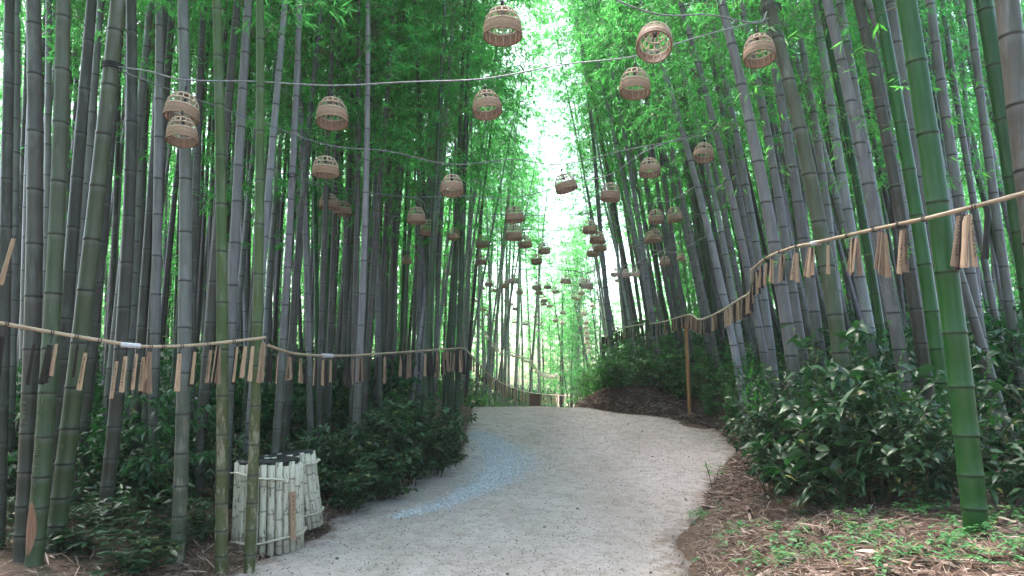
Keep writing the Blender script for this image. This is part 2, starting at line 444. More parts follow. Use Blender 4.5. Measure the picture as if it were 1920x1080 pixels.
def litter(n, xs, ys, Lr, Wr, lift):
    d, up = rand_dir(n)
    L, W = RNG.uniform(*Lr, n), RNG.uniform(*Wr, n)
    c = np.column_stack([xs, ys, zfun(xs, ys) + RNG.uniform(.0, lift, n)])
    return strips(c, d, up, L, W, RNG.uniform(0, .02, n))
ps = []
n = 420; ys = RNG.uniform(2.6, 5.6, n); xs = xr(ys) + .35 + RNG.exponential(1.3, n); ps.append(litter(n, xs, ys, (.08, .24), (.018, .042), .03))
n = 20000; ys = 2.6 + 6.5 * RNG.uniform(0, 1, n) ** 1.3; xs = xr(ys) + .05 + (RNG.exponential(1.0, n)); ps.append(litter(n, xs, ys, (.04, .20), (.0025, .008), .05))
n = 900; ys = 2.6 + 6.5 * RNG.uniform(0, 1, n) ** 1.3; xs = xr(ys) + .3 + (RNG.exponential(1.2, n)); ps.append(litter(n, xs, ys, (.08, .30), (.012, .035), .05))
n = 15000; ys = RNG.uniform(8, 19, n); xs = xr(ys) + RNG.exponential(.55, n); ps.append(litter(n, xs, ys, (.06, .35), (.005, .025), .06))
n = 9000; ys = RNG.uniform(4.8, 15, n); xs = xl(ys) - RNG.exponential(.5, n) + .12; ps.append(litter(n, xs, ys, (.04, .28), (.003, .014), .03))
n = 900; ys = RNG.uniform(4.8, 14, n); xs = xl(ys) + (xr(ys) - xl(ys)) * RNG.uniform(0.02, .98, n)
d, up = rand_dir(n, .06); ps.append(strips(np.column_stack([xs, ys, zpath(xs, ys) + .008]), d, up, RNG.uniform(.015, .09, n), RNG.uniform(.002, .007, n), RNG.uniform(0, .008, n)))
off = 0; VV, QQ, TT = [], [], []
for V, Q, T in ps:
    VV.append(V); QQ.append(Q + off); TT.append(T); off += len(V)
tag(link('leaf_litter', mesh_quads('leaf_litter', np.concatenate(VV), np.concatenate(QQ), M['straw'], {'tint': np.concatenate(TT)})),
    'dry straw, sheaths and leaves lying on the banks', 'leaf litter', kind='stuff')

# ------------------------------------------------------------------ bamboo
def culm_np(spine, L, R0, n, seed, inter=.40, taper=.8):
    r = random.Random(seed)
    z, nodes = .05, []
    while z < L - .1:
        nodes.append(z)
        z += inter * min(1, .42 + .30 * z) * r.uniform(.92, 1.08) * (1 - .45 * max(0, z / L - .5))
    rings = [(0, 1.06, 0, 0)]
    for k, zn in enumerate(nodes):
        s = R0 / .05
        rings += [(zn - .045 * s, 1, 0, 0), (zn - .011 * s, 1.0, .05, 1), (zn - .004 * s, 1.01, 1, .3), (zn, 1.085, .9, 0),
                  (zn + .006 * s, 1.05, .45, .3), (zn + .016 * s, 1.0, 0, .15)]
        nxt = nodes[k + 1] if k + 1 < len(nodes) else L
        rings.append(((zn + nxt) / 2, .985, 0, 0))
    rings = [g for g in rings if 0 <= g[0] < L] + [(L, 1, 0, 0)]
    rings.sort(key=lambda g: g[0])
    V, na, ba = [], [], []
    zig = {}
    for zz, k, nd, bl in rings:
        x, y = spine(zz)
        rad = R0 * k * (1 - taper * (zz / L) ** 1.35)
        a = np.arange(n) * 2 * math.pi / n
        V.append(np.column_stack([x + rad * np.cos(a), y + rad * np.sin(a), np.full(n, zz)]))
        na += [nd] * n; ba += [bl] * n
    m = len(rings)
    i = np.arange(m * n).reshape(m, n)
    j = np.roll(i, -1, 1)
    Q = np.stack([i[:-1], j[:-1], j[1:], i[1:]], -1).reshape(-1, 4)
    return np.concatenate(V), Q, na, ba
def culm_mesh(name, spine, L, R0, n, seed, mat, **kw):
    V, Q, na, ba = culm_np(spine, L, R0, n, seed, **kw)
    return mesh_quads(name, V, Q, mat, {'node': na, 'bloom': ba}, smooth=True)

def leaf_quads(p, d, up, L, W):
    side = np.cross(d, up); side /= np.linalg.norm(side, axis=1, keepdims=True) + 1e-9
    nn = np.cross(side, d)
    m = p + d * (L * .38)[:, None]
    V = np.stack([p, m - side * (W * .5)[:, None] + nn * (W * .18)[:, None], p + d * L[:, None] - nn * (L * .0)[:, None], m + side * (W * .5)[:, None] + nn * (W * .18)[:, None]], 1)
    return V
def unit(v): return v / (np.linalg.norm(v, axis=-1, keepdims=True) + 1e-9)
def crown_np(H, nb, reach, seed, tw=5, lv=7, leafL=(.08, .14), leafW=(.010, .018), z0=.0, droop=.5, clump=True):
    """sprays of pointed leaves on thin branches along a stem from local z0 to H; one vertex set for twigs, one for leaves"""
    g = np.random.default_rng(seed)
    TV, TQ, LV = [], [], []
    hs = np.sort(z0 + (H - z0) * g.uniform(0, 1, nb) ** .85)
    nodes = np.linspace(z0, H, max(6, int((H - z0) / .42)))
    az = g.uniform(0, 6.28)
    off = 0
    P_, D_, N_, L_, W_ = [], [], [], [], []
    for b, h in enumerate(hs):
        h = nodes[np.argmin(abs(nodes - h))] if clump else h
        az = az + math.pi + g.normal(0, .6) if b % 2 else g.uniform(0, 6.28)
        f = (h - z0) / (H - z0)
        lb = reach * (.45 + .75 * math.sin(math.pi * min(1, .25 + .7 * f))) * g.uniform(.6, 1.15)
        el = g.uniform(.35, .9)
        out = np.array([math.cos(az), math.sin(az), 0])
        t = np.linspace(0, 1, 6)[:, None]
        pts = np.array([0, 0, h]) + out * (t * lb * math.cos(el)) + np.array([0, 0, 1]) * (t * lb * math.sin(el) - droop * lb * t * t * 1.1)
        a = np.arange(3) * 2.094
        sd = np.array([-out[1], out[0], 0])
        rr = np.linspace(.006, .0015, 6)
        TV.append((pts[:, None] + rr[:, None, None] * (np.cos(a)[None, :, None] * sd + np.sin(a)[None, :, None] * np.array([0, 0, 1.]))).reshape(-1, 3))
        i = np.arange(18).reshape(6, 3); j = np.roll(i, -1, 1)
        TQ.append(np.stack([i[:-1], j[:-1], j[1:], i[1:]], -1).reshape(-1, 4) + off); off += 18
        for k in range(tw):
            s = g.uniform(.3, 1.0)
            ip = s * 5; i0 = min(4, int(ip)); base = pts[i0] + (pts[i0 + 1] - pts[i0]) * (ip - i0)
            td = unit(out * .6 + sd * g.normal(0, .7) + np.array([0, 0, g.uniform(-.5, .35)]))
            tl = g.uniform(.12, .34) * min(1.3, .6 + reach * .4)
            n = int(lv * g.uniform(.6, 1.4))
            q = base + td * (tl * g.uniform(.25, 1, (n, 1)))
            ld = unit(td * .7 + g.normal(0, .55, (n, 3)) + np.array([0, 0, -.55]))
            P_.append(q); D_.append(ld); N_.append(unit(np.array([0, 0, 1.]) + g.normal(0, .45, (n, 3))))
            L_.append(g.uniform(*leafL, n)); W_.append(g.uniform(*leafW, n))
    p, d, nn, L, W = map(np.concatenate, (P_, D_, N_, L_, W_))
    LVv = leaf_quads(p, d, nn, L, W).reshape(-1, 3)
    tint = np.repeat(np.clip(g.normal(.45, .28, len(p)), 0, 1), 4)
    return np.concatenate(TV), np.concatenate(TQ), LVv, tint
def crown_mesh(name, leafmat, **kw):
    TV, TQ, LV, tint = crown_np(**kw)
    nq = len(LV) // 4
    V = np.concatenate([TV, LV]); Q = np.concatenate([TQ, np.arange(nq * 4).reshape(-1, 4) + len(TV)])
    return mesh_quads(name, V, Q, [M['twig'], leafmat], {'tint': np.concatenate([np.zeros(len(TV)), tint])},
                      mat_idx=np.concatenate([np.zeros(len(TQ)), np.ones(nq)]))
CROWN_HI = [crown_mesh('crown', M['leaf'], H=6.5, nb=48, reach=1.15, seed=50 + i, tw=6, lv=8) for i in range(4)]
CROWN_MID = [crown_mesh('crown', M['leaf'], H=8.5, nb=110, reach=1.3, seed=60 + i, tw=7, lv=8, leafL=(.10, .17), leafW=(.013, .024)) for i in range(4)]
TWIGS = [crown_mesh('sprays', M['leaf_bright'], H=4.0, nb=12, reach=.5, seed=70 + i, tw=3, lv=4, leafL=(.07, .13), leafW=(.011, .02)) for i in range(3)]

# rows: key, short name, colour words, material, width px, depth, [(px, py) ...], label (None: made from its neighbours)
CULMS = [
 ('grey-brown', 'dark', 19, 5.6, [(18.5, 0), (12, 400), (3, 780)], 'thick grey-brown bamboo standing at the very left edge of the photo', 'edge culm'),
 ('grey', 'grey', 14, 7.4, [(36, 0), (30, 400), (19, 800)], None, None),
 ('dark', 'dark', 10, 9.5, [(50, 75), (39, 400), (28, 780)], None, None),
 ('dark grey', 'dark', 26, 5.3, [(63, 0), (67, 330), (58, 700), (45, 1000)], 'thick dark grey bamboo with name scratched into its bark at left', 'name-scratched culm'),
 ('grey', 'grey', 12, 8.6, [(52, 220), (47, 400), (44, 560)], None, None),
 ('grey', 'grey', 12, 8.4, [(93, 0), (89, 400), (85, 600)], None, None),
 ('olive', 'olive', 26, 5.2, [(113, 0), (105, 400), (88, 700), (64, 1060)], 'thick olive bamboo with a brown cut scar near its foot', 'scarred culm'),
 ('grey', 'grey', 10, 10.5, [(131, 0), (125, 400)], None, None),
 ('dark olive', 'dark', 21, 6.0, [(168, 0), (139, 390), (114, 700), (96, 1000)], 'dark bamboo leaning right just behind the scarred olive culm', 'dark leaning culm'),
 ('grey', 'grey', 15, 7.6, [(190, 0), (158, 390), (139, 600), (128, 720)], None, None),
 ('olive', 'olive', 27, 5.6, [(222, 0), (181, 400), (149, 650), (122, 850), (101, 1050)], 'thick olive-green leaning bamboo with the black wire tie around it', 'wire-tied culm'),
 ('dark', 'dark', 18, 7.0, [(215, 185), (199, 400), (177, 600), (150, 880)], 'nearly black bamboo leaning right behind the wire-tied olive culm', 'black leaning culm'),
 ('dark', 'dark', 21, 6.2, [(244, 0), (240, 400), (222, 720), (203, 900)], 'upright dark bamboo between the two lowest pale tags and wire-tied culm', 'dark upright culm'),
 ('grey', 'grey', 15, 7.6, [(280, 0), (259, 200), (240, 390), (222, 560)], None, None),
 ('grey', 'grey', 13, 8.2, [(278, 90), (259, 385), (244, 780), (236, 960)], None, None),
 ('dark', 'dark', 10, 9.8, [(285, 0), (268, 400)], None, None),
 ('dark', 'dark', 16, 7.2, [(294, 200), (281, 400), (255, 760), (240, 960)], None, None),
 ('grey', 'grey', 16.5, 7.2, [(302, 0), (298, 390), (287, 760), (281, 950)], 'grey bamboo just left of the two stacked basket lanterns', 'lantern-side culm'),
 ('dark grey', 'dark', 15, 7.8, [(328, 0), (312, 200), (299, 400)], None, None),
 ('pale grey', 'blotchy', 21, 5.75, [(346, 0), (350, 390), (346, 680), (332, 1075)], 'blotchy grey bamboo with pale and mossy patches behind stacked lanterns', 'blotchy culm'),
 ('dark', 'dark', 14, 7.8, [(385, 0), (368, 390), (358, 720)], None, None),
 ('mossy', 'mossy', 19, 5.7, [(406, 0), (413, 390), (418, 640), (414, 1075)], 'mossy green bamboo, pale and flaking low down, left of the bins', 'flaking mossy culm'),
 ('dark grey', 'dark', 16, 7.4, [(444, 0), (429, 200), (400, 520), (381, 760), (361, 1050)], 'dark grey bamboo leaning right behind the flaking mossy culm', 'dark slanted culm'),
 ('dark', 'dark', 11, 9.0, [(426, 0), (420, 200), (405, 400), (392, 600)], None, None),
 ('grey', 'grey', 17, 7.2, [(465, 0), (443, 390), (430, 680), (421, 960)], 'smooth grey bamboo left of the pole-end culm', 'smooth grey culm'),
 ('pale grey', 'pale', 8, 13, [(478, 40), (465, 180), (452, 380)], None, None),
 ('pale grey', 'pale', 8, 12.5, [(448, 300), (453, 400), (461, 640)], None, None),
 ('green', 'mossy', 17, 5.75, [(487, 0), (485, 390), (481, 690), (467, 1075)], 'green to yellow-brown bamboo in front of the left bin, carrying pole end', 'pole-end culm'),
 ('blue-grey', 'pale', 13.5, 7.8, [(537, 0), (502, 390), (488, 560)], 'blue-grey bamboo leaning right, rising just right of the pole-end culm', 'blue-grey slanted culm'),
 ('grey', 'grey', 13, 7.6, [(560, 10), (545, 390), (530, 620), (514, 880)], 'grey bamboo with wires tied at mid height, rising behind the bins', 'wire-end culm'),
 ('dark grey', 'dark', 10.5, 8.6, [(600, 40), (566, 390), (545, 650), (529, 880)], None, None),
 ('grey', 'grey', 11, 9.0, [(561, 150), (567, 330), (577, 560), (583, 860)], None, None),
 ('pale grey', 'pale', 9, 11.5, [(540, 150), (513, 400), (498, 620)], None, None),
 ('vivid green', 'green', 8.5, 10.4, [(587, 260), (591, 400), (594, 760)], 'slim vivid green bamboo behind the second stretch of rail, above right bin', 'slim vivid culm'),
 ('dark', 'dark', 11, 9.4, [(625, 60), (611, 390), (602, 680)], None, None),
 ('grey', 'grey', 10, 10.2, [(637, 0), (627, 400), (618, 720)], None, None),
 ('dark', 'dark', 11, 9.4, [(672, 0), (670, 390), (665, 640)], None, None),
 ('dark', 'dark', 9, 11, [(667, 40), (654, 400), (640, 780)], None, None),
 ('grey-brown', 'grey', 12.5, 8.6, [(690, 0), (686, 380), (673, 690), (663, 890)], 'stout grey-brown bamboo rising from middle of the left dark shrubs', 'stout shrub culm'),
 ('grey', 'grey', 8, 13, [(718, 105), (703, 400)], None, None),
 ('dark', 'dark', 10, 10, [(742, 0), (711, 390), (690, 650), (682, 790)], None, None),
 ('grey', 'grey', 7.5, 13, [(752, 80), (750, 230), (744, 420)], None, None),
 ('dark', 'dark', 7, 12.5, [(774, 70), (748, 400), (728, 640)], 'very thin dark bamboo slanting across the upright ones left of centre', 'thin slanting culm'),
 ('deep green', 'deep', 9, 11, [(778, 40), (796, 400), (806, 640)], None, None),
 ('grey-green', 'deep', 11, 9.75, [(835, 0), (816, 390), (801, 640), (787, 890)], 'grey-green bamboo with its whole foot showing right of the left shrubs', 'shrub-end culm'),
 ('grey', 'grey', 7, 13, [(822, 0), (811, 380), (800, 620)], None, None),
 ('deep green', 'deep', 10, 11.0, [(872, 0), (857, 390), (847, 700), (840, 840)], 'left one of the two deep green culms where the left rail ends', 'left rail-end culm'),
 ('deep green', 'deep', 10, 10.75, [(883, 0), (868, 390), (861, 700), (853, 862)], 'right one of the two deep green culms where the left rail ends', 'right rail-end culm'),
 # right hand grove
 ('pale', 'pale', 9, 17.5, [(1118, 330), (1130, 480), (1146, 640)], None, None),
 ('pale', 'pale', 11, 15.5, [(1137, 7), (1186, 100), (1222, 190), (1271, 390), (1312, 600), (1350, 770)], 'grey bamboo leaning hard left with bare foot right of orange stake', 'bare-footed culm'),
 ('pale', 'pale', 13, 11.5, [(1202, 0), (1243, 110), (1270, 215), (1318, 390), (1360, 560), (1389, 720)], 'pale blue-grey bamboo passing behind the tilted open basket lantern', 'pale lantern culm'),
 ('pale', 'pale', 10.5, 13, [(1240, 0), (1315, 240), (1340, 400), (1378, 560)], None, None),
 ('grey', 'grey', 14, 10.2, [(1276, 0), (1310, 140), (1378, 390), (1420, 600), (1445, 740)], 'grey bamboo leaning left with black wire tie right of centre', 'black-tied culm'),
 ('grey', 'pale', 13, 11, [(1322, 0), (1404, 390), (1440, 600), (1459, 770)], None, None),
 ('pale grey', 'grey', 21, 7.6, [(1355, 0), (1440, 390), (1482, 640), (1499, 780)], 'broad pale grey bamboo leaning left beside the uppermost right lantern', 'broad pale culm'),
 ('grey', 'grey', 18, 8.4, [(1440, 60), (1500, 390), (1540, 710), (1560, 820)], None, None),
 ('grey-green', 'olive', 25, 6.6, [(1444, 0), (1490, 195), (1533, 385), (1568, 600), (1592, 790)], 'broad grey-green bamboo with wire tied at its top beside right lantern', 'broad olive culm'),
 ('grey', 'grey', 14, 9.6, [(1485, 0), (1537, 300), (1560, 480)], None, None),
 ('grey', 'grey', 15, 9.2, [(1463, 380), (1518, 740)], None, None),
 ('blue-grey', 'pale', 17, 8.4, [(1533, 0), (1556, 190), (1581, 330), (1605, 480)], 'blue-grey bamboo standing behind the right rail, left of slim green one', 'blue-grey right culm'),
 ('deep green', 'green', 14, 8.0, [(1545, 40), (1613, 390), (1652, 620), (1662, 700)], 'half-hidden green bamboo behind the grey culm left of big vivid one', 'half-hidden green culm'),
 ('grey', 'grey', 18, 7.6, [(1574, 0), (1607, 190), (1640, 380)], None, None),
 ('grey-brown', 'grey', 21, 6.8, [(1555, 0), (1600, 200), (1640, 400), (1680, 600), (1706, 770)], 'grey-brown bamboo with letters scratched below the right rail', 'lettered right culm'),
 ('grey-brown', 'dark', 20, 6.8, [(1609, 0), (1648, 200), (1690, 400), (1725, 640)], 'grey-brown bamboo behind the pair of lettered tags on right rail', 'tag-backing culm'),
 ('grey', 'grey', 12, 9, [(1628, 30), (1696, 400), (1722, 560)], None, None),
 ('green', 'green', 23, 6.2, [(1659, 40), (1691, 210), (1719, 385), (1745, 570), (1768, 720)], 'second green bamboo, directly left of the big vivid green one', 'second green culm'),
 ('grey', 'grey', 21, 6.6, [(1670, 0), (1711, 260), (1740, 430)], None, None),
 ('vivid green', 'green', 36, 4.55, [(1694, 0), (1730, 222), (1754, 385), (1781, 560), (1806, 780), (1830, 990)], 'biggest vivid green bamboo with its foot showing at lower right', 'big vivid culm'),
 ('grey', 'grey', 11, 9, [(1720, 70), (1781, 400), (1822, 680)], None, None),
 ('green', 'deep', 8, 10.5, [(1730, 40), (1785, 400), (1805, 560)], None, None),
 ('grey', 'grey', 17, 7.2, [(1748, 0), (1802, 395), (1826, 530), (1850, 700)], 'grey bamboo behind the dark-faced tag bundle on the right rail', 'tag-shadowed culm'),
 ('grey', 'grey', 11, 9, [(1767, 0), (1830, 400), (1885, 690)], None, None),
 ('grey', 'grey', 14.5, 6.8, [(1778, 450), (1800, 520), (1860, 715)], 'short-looking grey bamboo leaning sharply behind the big vivid green one', 'sharply leaning culm'),
 ('grey', 'grey', 15, 7.6, [(1818, 0), (1869, 400), (1911, 700)], None, None),
 ('green', 'green', 29, 5.4, [(1844, 0), (1873, 180), (1904, 370), (1930, 550)], 'dark green bamboo entering the top right and leaving at right edge', 'edge green culm'),
 ('grey-brown', 'dark', 40, 4.6, [(1881, 0), (1916, 280), (1955, 560)], 'very thick grey-brown bamboo in the top right corner', 'corner culm'),
 ('grey', 'grey', 12, 8.6, [(1905, 0), (1935, 200)], None, None),
]
TREES = []          # (object, px at y=560, colour, short, width)
def spine_from(pts, Y):
    W = np.array([P(a, b, Y) for a, b in pts])
    o = np.argsort(W[:, 2]); W = W[o]
    z, x = W[:, 2], W[:, 0]
    deg = min(len(pts) - 1, 2)
    c = np.polyfit(z, x, deg)
    zlo, zhi = z[0], z[-1]
    f = lambda q: float(np.polyval(c, q))
    def X(q):
        if q < zlo: s = (f(zlo + .05) - f(zlo)) / .05; return f(zlo) + s * (q - zlo)
        if q > zhi: s = (f(zhi) - f(zhi - .05)) / .05; return f(zhi) + s * (q - zhi) + .012 * (q - zhi) ** 2 * (-1 if f(zhi) > 0 else 1)
        return f(q)
    return X
def add_culm(colr, mat, w, Y, pts, label, short, seed):
    X = spine_from(pts, Y)
    zb = 0.
    for _ in range(30): zb = float(zfun(X(zb), Y))
    zb -= .06
    x0 = X(zb); rr = random.Random(seed)
    R0 = .5 * w * Y / FPX * 1.2
    H = rr.uniform(10.5, 12.5) if w * Y / FPX > .06 else rr.uniform(9, 10.5)
    yb = rr.uniform(-.01, .01)
    sp = lambda z: (X(z + zb) - x0, yb * z)
    root = empty('bamboo', (x0, Y, zb))
    tag(root, label, 'bamboo', 'bamboo culms of the front rows')
    me = culm_mesh('culm', sp, H, R0, 16 if w > 14 else 10, seed, M[mat], inter=.30 + 2.2 * R0)
    link('culm', me, root)
    zc = max(4.6, H - 7.0) if Y < 9 else H - 7.6
    cr = CROWN_HI[seed % 4] if Y < 9 else CROWN_MID[seed % 4]
    a, b = sp(zc), sp(H - .5)
    tx, ty = (b[0] - a[0]) / (H - .5 - zc), (b[1] - a[1]) / (H - .5 - zc)
    s = (H - zc) / (6.5 if Y < 9 else 8.5)
    q = Vector((tx, ty, 1)).to_track_quat('Z', 'Y').to_euler()
    link('crown', cr, root, (a[0], a[1], zc), q, (1, 1, s))
    if 1250 < pts[0][0] < 1800 and rr.random() < .75:
        zc = rr.uniform(2.0, 3.2); a, b = sp(zc), sp(zc + 3.5)
        link('sprays', TWIGS[seed % 3], root, (a[0], a[1], zc), Vector(((b[0] - a[0]) / 3.5, 0, 1)).to_track_quat('Z', 'Y').to_euler())
    TREES.append([root, proj((X(zb + 2.2), Y, zb + 2.2))[0], colr, short, w, label])
    return root, X, R0, zb
NAMED = {}
for i, (colr, mat, w, Y, pts, label, short) in enumerate(CULMS):
    NAMED[short or i] = add_culm(colr, mat, w, Y, pts, label, short, 100 + i)

# culms behind: a few shared shapes, copied
FSH = {}
for mk in ('grey', 'pale', 'dark', 'deep', 'green', 'olive', 'hazed'):
    FSH[mk] = []
    for i in range(3):
        b = random.uniform(-.006, .006); c_ = random.uniform(-.004, .004)
        FSH[mk].append(culm_mesh('culm', lambda z: (b * z * z, c_ * z * z), 12.0, .05, 8, 300 + i, M[mk]))
WORD = {'hazed': 'whitish', 'grey': 'grey', 'pale': 'pale grey', 'dark': 'dark', 'deep': 'deep green', 'green': 'vivid green', 'olive': 'olive'}
taken = []
def add_filler(x, Y, lean, mk, D, group, low):
    for (a, b) in taken:
        if (a - x) ** 2 + ((b - Y) * .6) ** 2 < .36 ** 2: return False
    taken.append((x, Y))
    z = float(zfun(x, Y)) - .05
    root = empty('bamboo', (x, Y, z), (0, math.atan(lean), 0), (1, 1, 1))
    root.rotation_euler = (random.gauss(0, .02), math.atan(lean), 0)
    s = random.uniform(.9, 1.12)
    link('culm', random.choice(FSH[mk]), root, rot=(0, 0, random.uniform(0, 6.28)), scale=(D / .1, D / .1, s))
    hz = 12 * s
    zc = random.uniform(*low)
    cr = random.choice(CROWN_MID)
    link('crown', cr, root, (0, 0, zc), (0, 0, random.uniform(0, 6.28)), (1, 1, (hz - zc) / 8.5))
    tag(root, None, 'bamboo', group)
    p = proj((x + lean * 2.2, Y, z + 2.2))
    TREES.append([root, p[0], WORD[mk], None, D * FPX / Y, None])
    return True
def pick(ws): return random.choices(list(ws), list(ws.values()))[0]
n = 0
while n < 98:                                    # left grove, behind the first rows
    Y = 9.3 + 10.5 * random.random() ** 1.3; x = -random.uniform(-xl(Y) + .25, min(.78 * Y, 9.5))
    if x > -4 and Y < 12 and x > float(xl(Y)) - .9: continue
    n += add_filler(x, Y, random.gauss(.035, .03), pick({'grey': 4, 'dark': 6, 'pale': 2, 'deep': 3, 'green': 1}), random.uniform(.075, .115), 'bamboo culms of the left grove', (5.8, 7.8))
n = 0
while n < 94:                                    # right grove
    Y = 10 + 14 * random.random() ** .8; x = random.uniform(float(xr(Y)) + .75, .82 * Y)
    if random.random() < .35: x = float(xr(Y)) + random.uniform(.6, 3.2)
    if x < 5 and Y < 12: continue
    if Y > 14.5 and x < xr(Y) + 1.5: continue
    ln = random.gauss(-.185, .035)
    if proj((x + ln * 9, Y, zfun(x, Y) + 9))[0] < 1110: ln = -.10
    if proj((x + ln * 9, Y, zfun(x, Y) + 9))[0] < 1075: continue
    n += add_filler(x, Y, ln, pick({'pale': 4, 'hazed': 2, 'grey': 2} if Y > 14 and x < xr(Y) + 2 else {'grey': 6, 'dark': 2, 'pale': 4, 'deep': 2, 'olive': 2}), random.uniform(.10, .14), 'bamboo culms of the right grove', (4.4, 6.6))
def arching(Y, x, ln, mk, group):                # leafy ones arching over the path
    keep = taken[:]; taken.clear()
    add_filler(x, Y, ln, mk, .07, group, (5.2, 6.0)); taken[:0] = keep
for Y_, dx, ln in ((13.0, 1.0, .13), (14.4, .8, .15), (15.8, .6, .16), (17.4, .7, .17), (19.2, .6, .16), (21.5, .5, .15), (24.0, .6, .13)):
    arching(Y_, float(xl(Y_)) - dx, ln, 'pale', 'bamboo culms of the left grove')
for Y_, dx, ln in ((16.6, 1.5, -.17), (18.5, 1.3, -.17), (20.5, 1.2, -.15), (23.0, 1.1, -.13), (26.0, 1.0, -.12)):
    arching(Y_, float(xr(Y_)) + dx, ln, 'hazed', 'bamboo culms of the right grove')
n = 0
while n < 26:                                    # beyond the crest, on the far left side of the path
    Y = random.uniform(19, 36); x = float(xl(Y)) - random.uniform(.1, 2.9)
    n += add_filler(x, Y, random.gauss(.03, .045), pick({'hazed': 5, 'pale': 1}), random.uniform(.10, .15), 'pale bamboo culms beyond the crest', (6.2, 8.4))
n = 0
while n < 18:                                    # where the far path bends away
    Y = random.uniform(41, 50); x = random.uniform(1.0, 6.0)
    n += add_filler(x, Y, random.gauss(0, .03), pick({'grey': 1, 'dark': 3}), random.uniform(.09, .13), 'dark bamboo culms at the bend of the path', (.6, 1.8))

# labels made from the neighbours: the ordinal counts look-alikes between two easily found culms
anch = sorted([t for t in TREES if t[3]], key=lambda t: t[1])
cnt = {}
for t in sorted([t for t in TREES if not t[5]], key=lambda t: t[1]):
    g = t[0].get('group', '')
    if 'beyond the crest' in g or 'bend' in g: key = (g, t[2])
    else:
        l = [a for a in anch if a[1] <= t[1]]; r = [a for a in anch if a[1] > t[1]]
        key = (l[-1][3] if l else None, r[0][3] if r else None, t[2], t[4] < 9)
    k = cnt.get(key, 0); cnt[key] = k + 1
    slim = 'slim' if t[4] < 9 else 'medium'
    if 'beyond the crest' in g: lab = '%s %s hazy bamboo from the left beyond the crest of the path' % (ordn(k), t[2])
    elif 'bend' in g: lab = '%s %s leafy bamboo from the left where the far path bends' % (ordn(k), t[2])
    elif key[0] and key[1]: lab = '%s %s %s bamboo between the %s and the %s' % (ordn(k), slim, t[2], key[0], key[1])
    elif key[1]: lab = '%s %s %s bamboo left of the %s' % (ordn(k), slim, t[2], key[1])
    else: lab = '%s %s %s bamboo right of the %s' % (ordn(k), slim, t[2], key[0])
    t[0]['label'] = lab

# the wood behind: one mass of bamboo
gv, gq, gt, gm, gna, gba = [], [], [], [], [], []
goff = 0
gcl = [culm_np(lambda z: (.004 * z * z * s_, 0), 12.5, .05, 5, 900 + i, inter=.9) for i, s_ in enumerate((-1, 1, .3))]
gcr = [crown_np(H=10.5, nb=70, reach=1.5, seed=950 + i, tw=5, lv=6, leafL=(.16, .28), leafW=(.026, .044)) for i in range(5)]
def put(V, Q, T, mi, na=None, ba=None):
    global goff
    gv.append(V); gq.append(Q + goff); gt.append(T); gm.append(np.full(len(Q), mi)); goff += len(V)
    gna.append(na if na is not None else np.zeros(len(V))); gba.append(ba if ba is not None else np.zeros(len(V)))
spots = []
while len(spots) < 75:                            # unseen, beside and behind the viewer, added to shade the foreground
    Y = random.uniform(-14, 7); x = random.choice((-1, 1)) * random.uniform(2.6, 11)
    if abs(x) < .82 * max(Y, 0) + 1.6 or (x > 0 and x < xr(Y) + 1.2) or (x < 0 and x > xl(Y) - .4): continue
    if any((a - x) ** 2 + (b - Y) ** 2 < .8 ** 2 for a, b in spots): continue
    spots.append((x, Y))
while len(spots) < 545:
    side = random.random()
    if side < .5: Y = random.uniform(18, 44); x = -random.uniform(max(3.2 - (Y - 18) * .12, 1.0) , .84 * Y + 1.0)
    elif side < .9: Y = random.uniform(18, 40); x = random.uniform(float(xr(Y)) + 3.4, .86 * Y + 1)
    else: Y = random.uniform(46, 60); x = random.uniform(-12, 14)
    if any((a - x) ** 2 + (b - Y) ** 2 < .7 ** 2 for a, b in spots): continue
    spots.append((x, Y))
nfull = len(spots)
for _ in range(18): spots.append((random.uniform(1.6, 8.5), random.uniform(41, 54)))
nleaf = len(spots)
while len(spots) < nleaf + 230:                  # bare stems seen between the nearer ones
    Y = random.uniform(13, 27); x = random.choice((-1, 1)) * random.uniform(0, .8 * Y)
    if x < 0 and x > xl(Y) - .8 or x >= 0 and x < xr(Y) + 1.8 or Y > 19 and -4 < x < 0: continue
    spots.append((x, Y))
for k, (x, Y) in enumerate(spots):
    z = float(zfun(x, Y)); a = random.uniform(0, 6.28); ca, sa = math.cos(a), math.sin(a)
    lean = (random.gauss(-.13, .05) if x > 3 else random.gauss(.03, .03)); s = random.uniform(.85, 1.1)
    if Y > 45: s *= .72; lean = random.gauss(0, .03)
    def xf(V):
        W = np.column_stack([V[:, 0] * ca - V[:, 1] * sa, V[:, 0] * sa + V[:, 1] * ca, V[:, 2] * s])
        W[:, 0] += lean * W[:, 2]
        return W + np.array([x, Y, z])
    V, Q, na, ba = gcl[k % 3]
    put(xf(V * np.array([1.1, 1.1, 1])), Q, np.full(len(V), .5), 2 if random.random() < .6 else 3, np.array(na), np.array(ba))
    if k >= nleaf: continue
    TV, TQ, LV, tint = gcr[k % 5]
    o = np.array([0, 0, random.choice((.6, 1.6, 3.0)) if k < nfull else .2])
    put(xf(TV + o), TQ, np.zeros(len(TV)), 0)
    put(xf(LV + o), np.arange(len(LV)).reshape(-1, 4), tint, 1)
tag(link('bamboo_grove', mesh_quads('bamboo_grove', np.concatenate(gv), np.concatenate(gq), [M['twig'], M['leaf'], M['grey'], M['dark']],
    {'tint': np.concatenate(gt), 'node': np.concatenate(gna), 'bloom': np.concatenate(gba)}, mat_idx=np.concatenate(gm))),
    'deep green mass of far bamboo behind the counted culms', 'bamboo grove', kind='stuff')

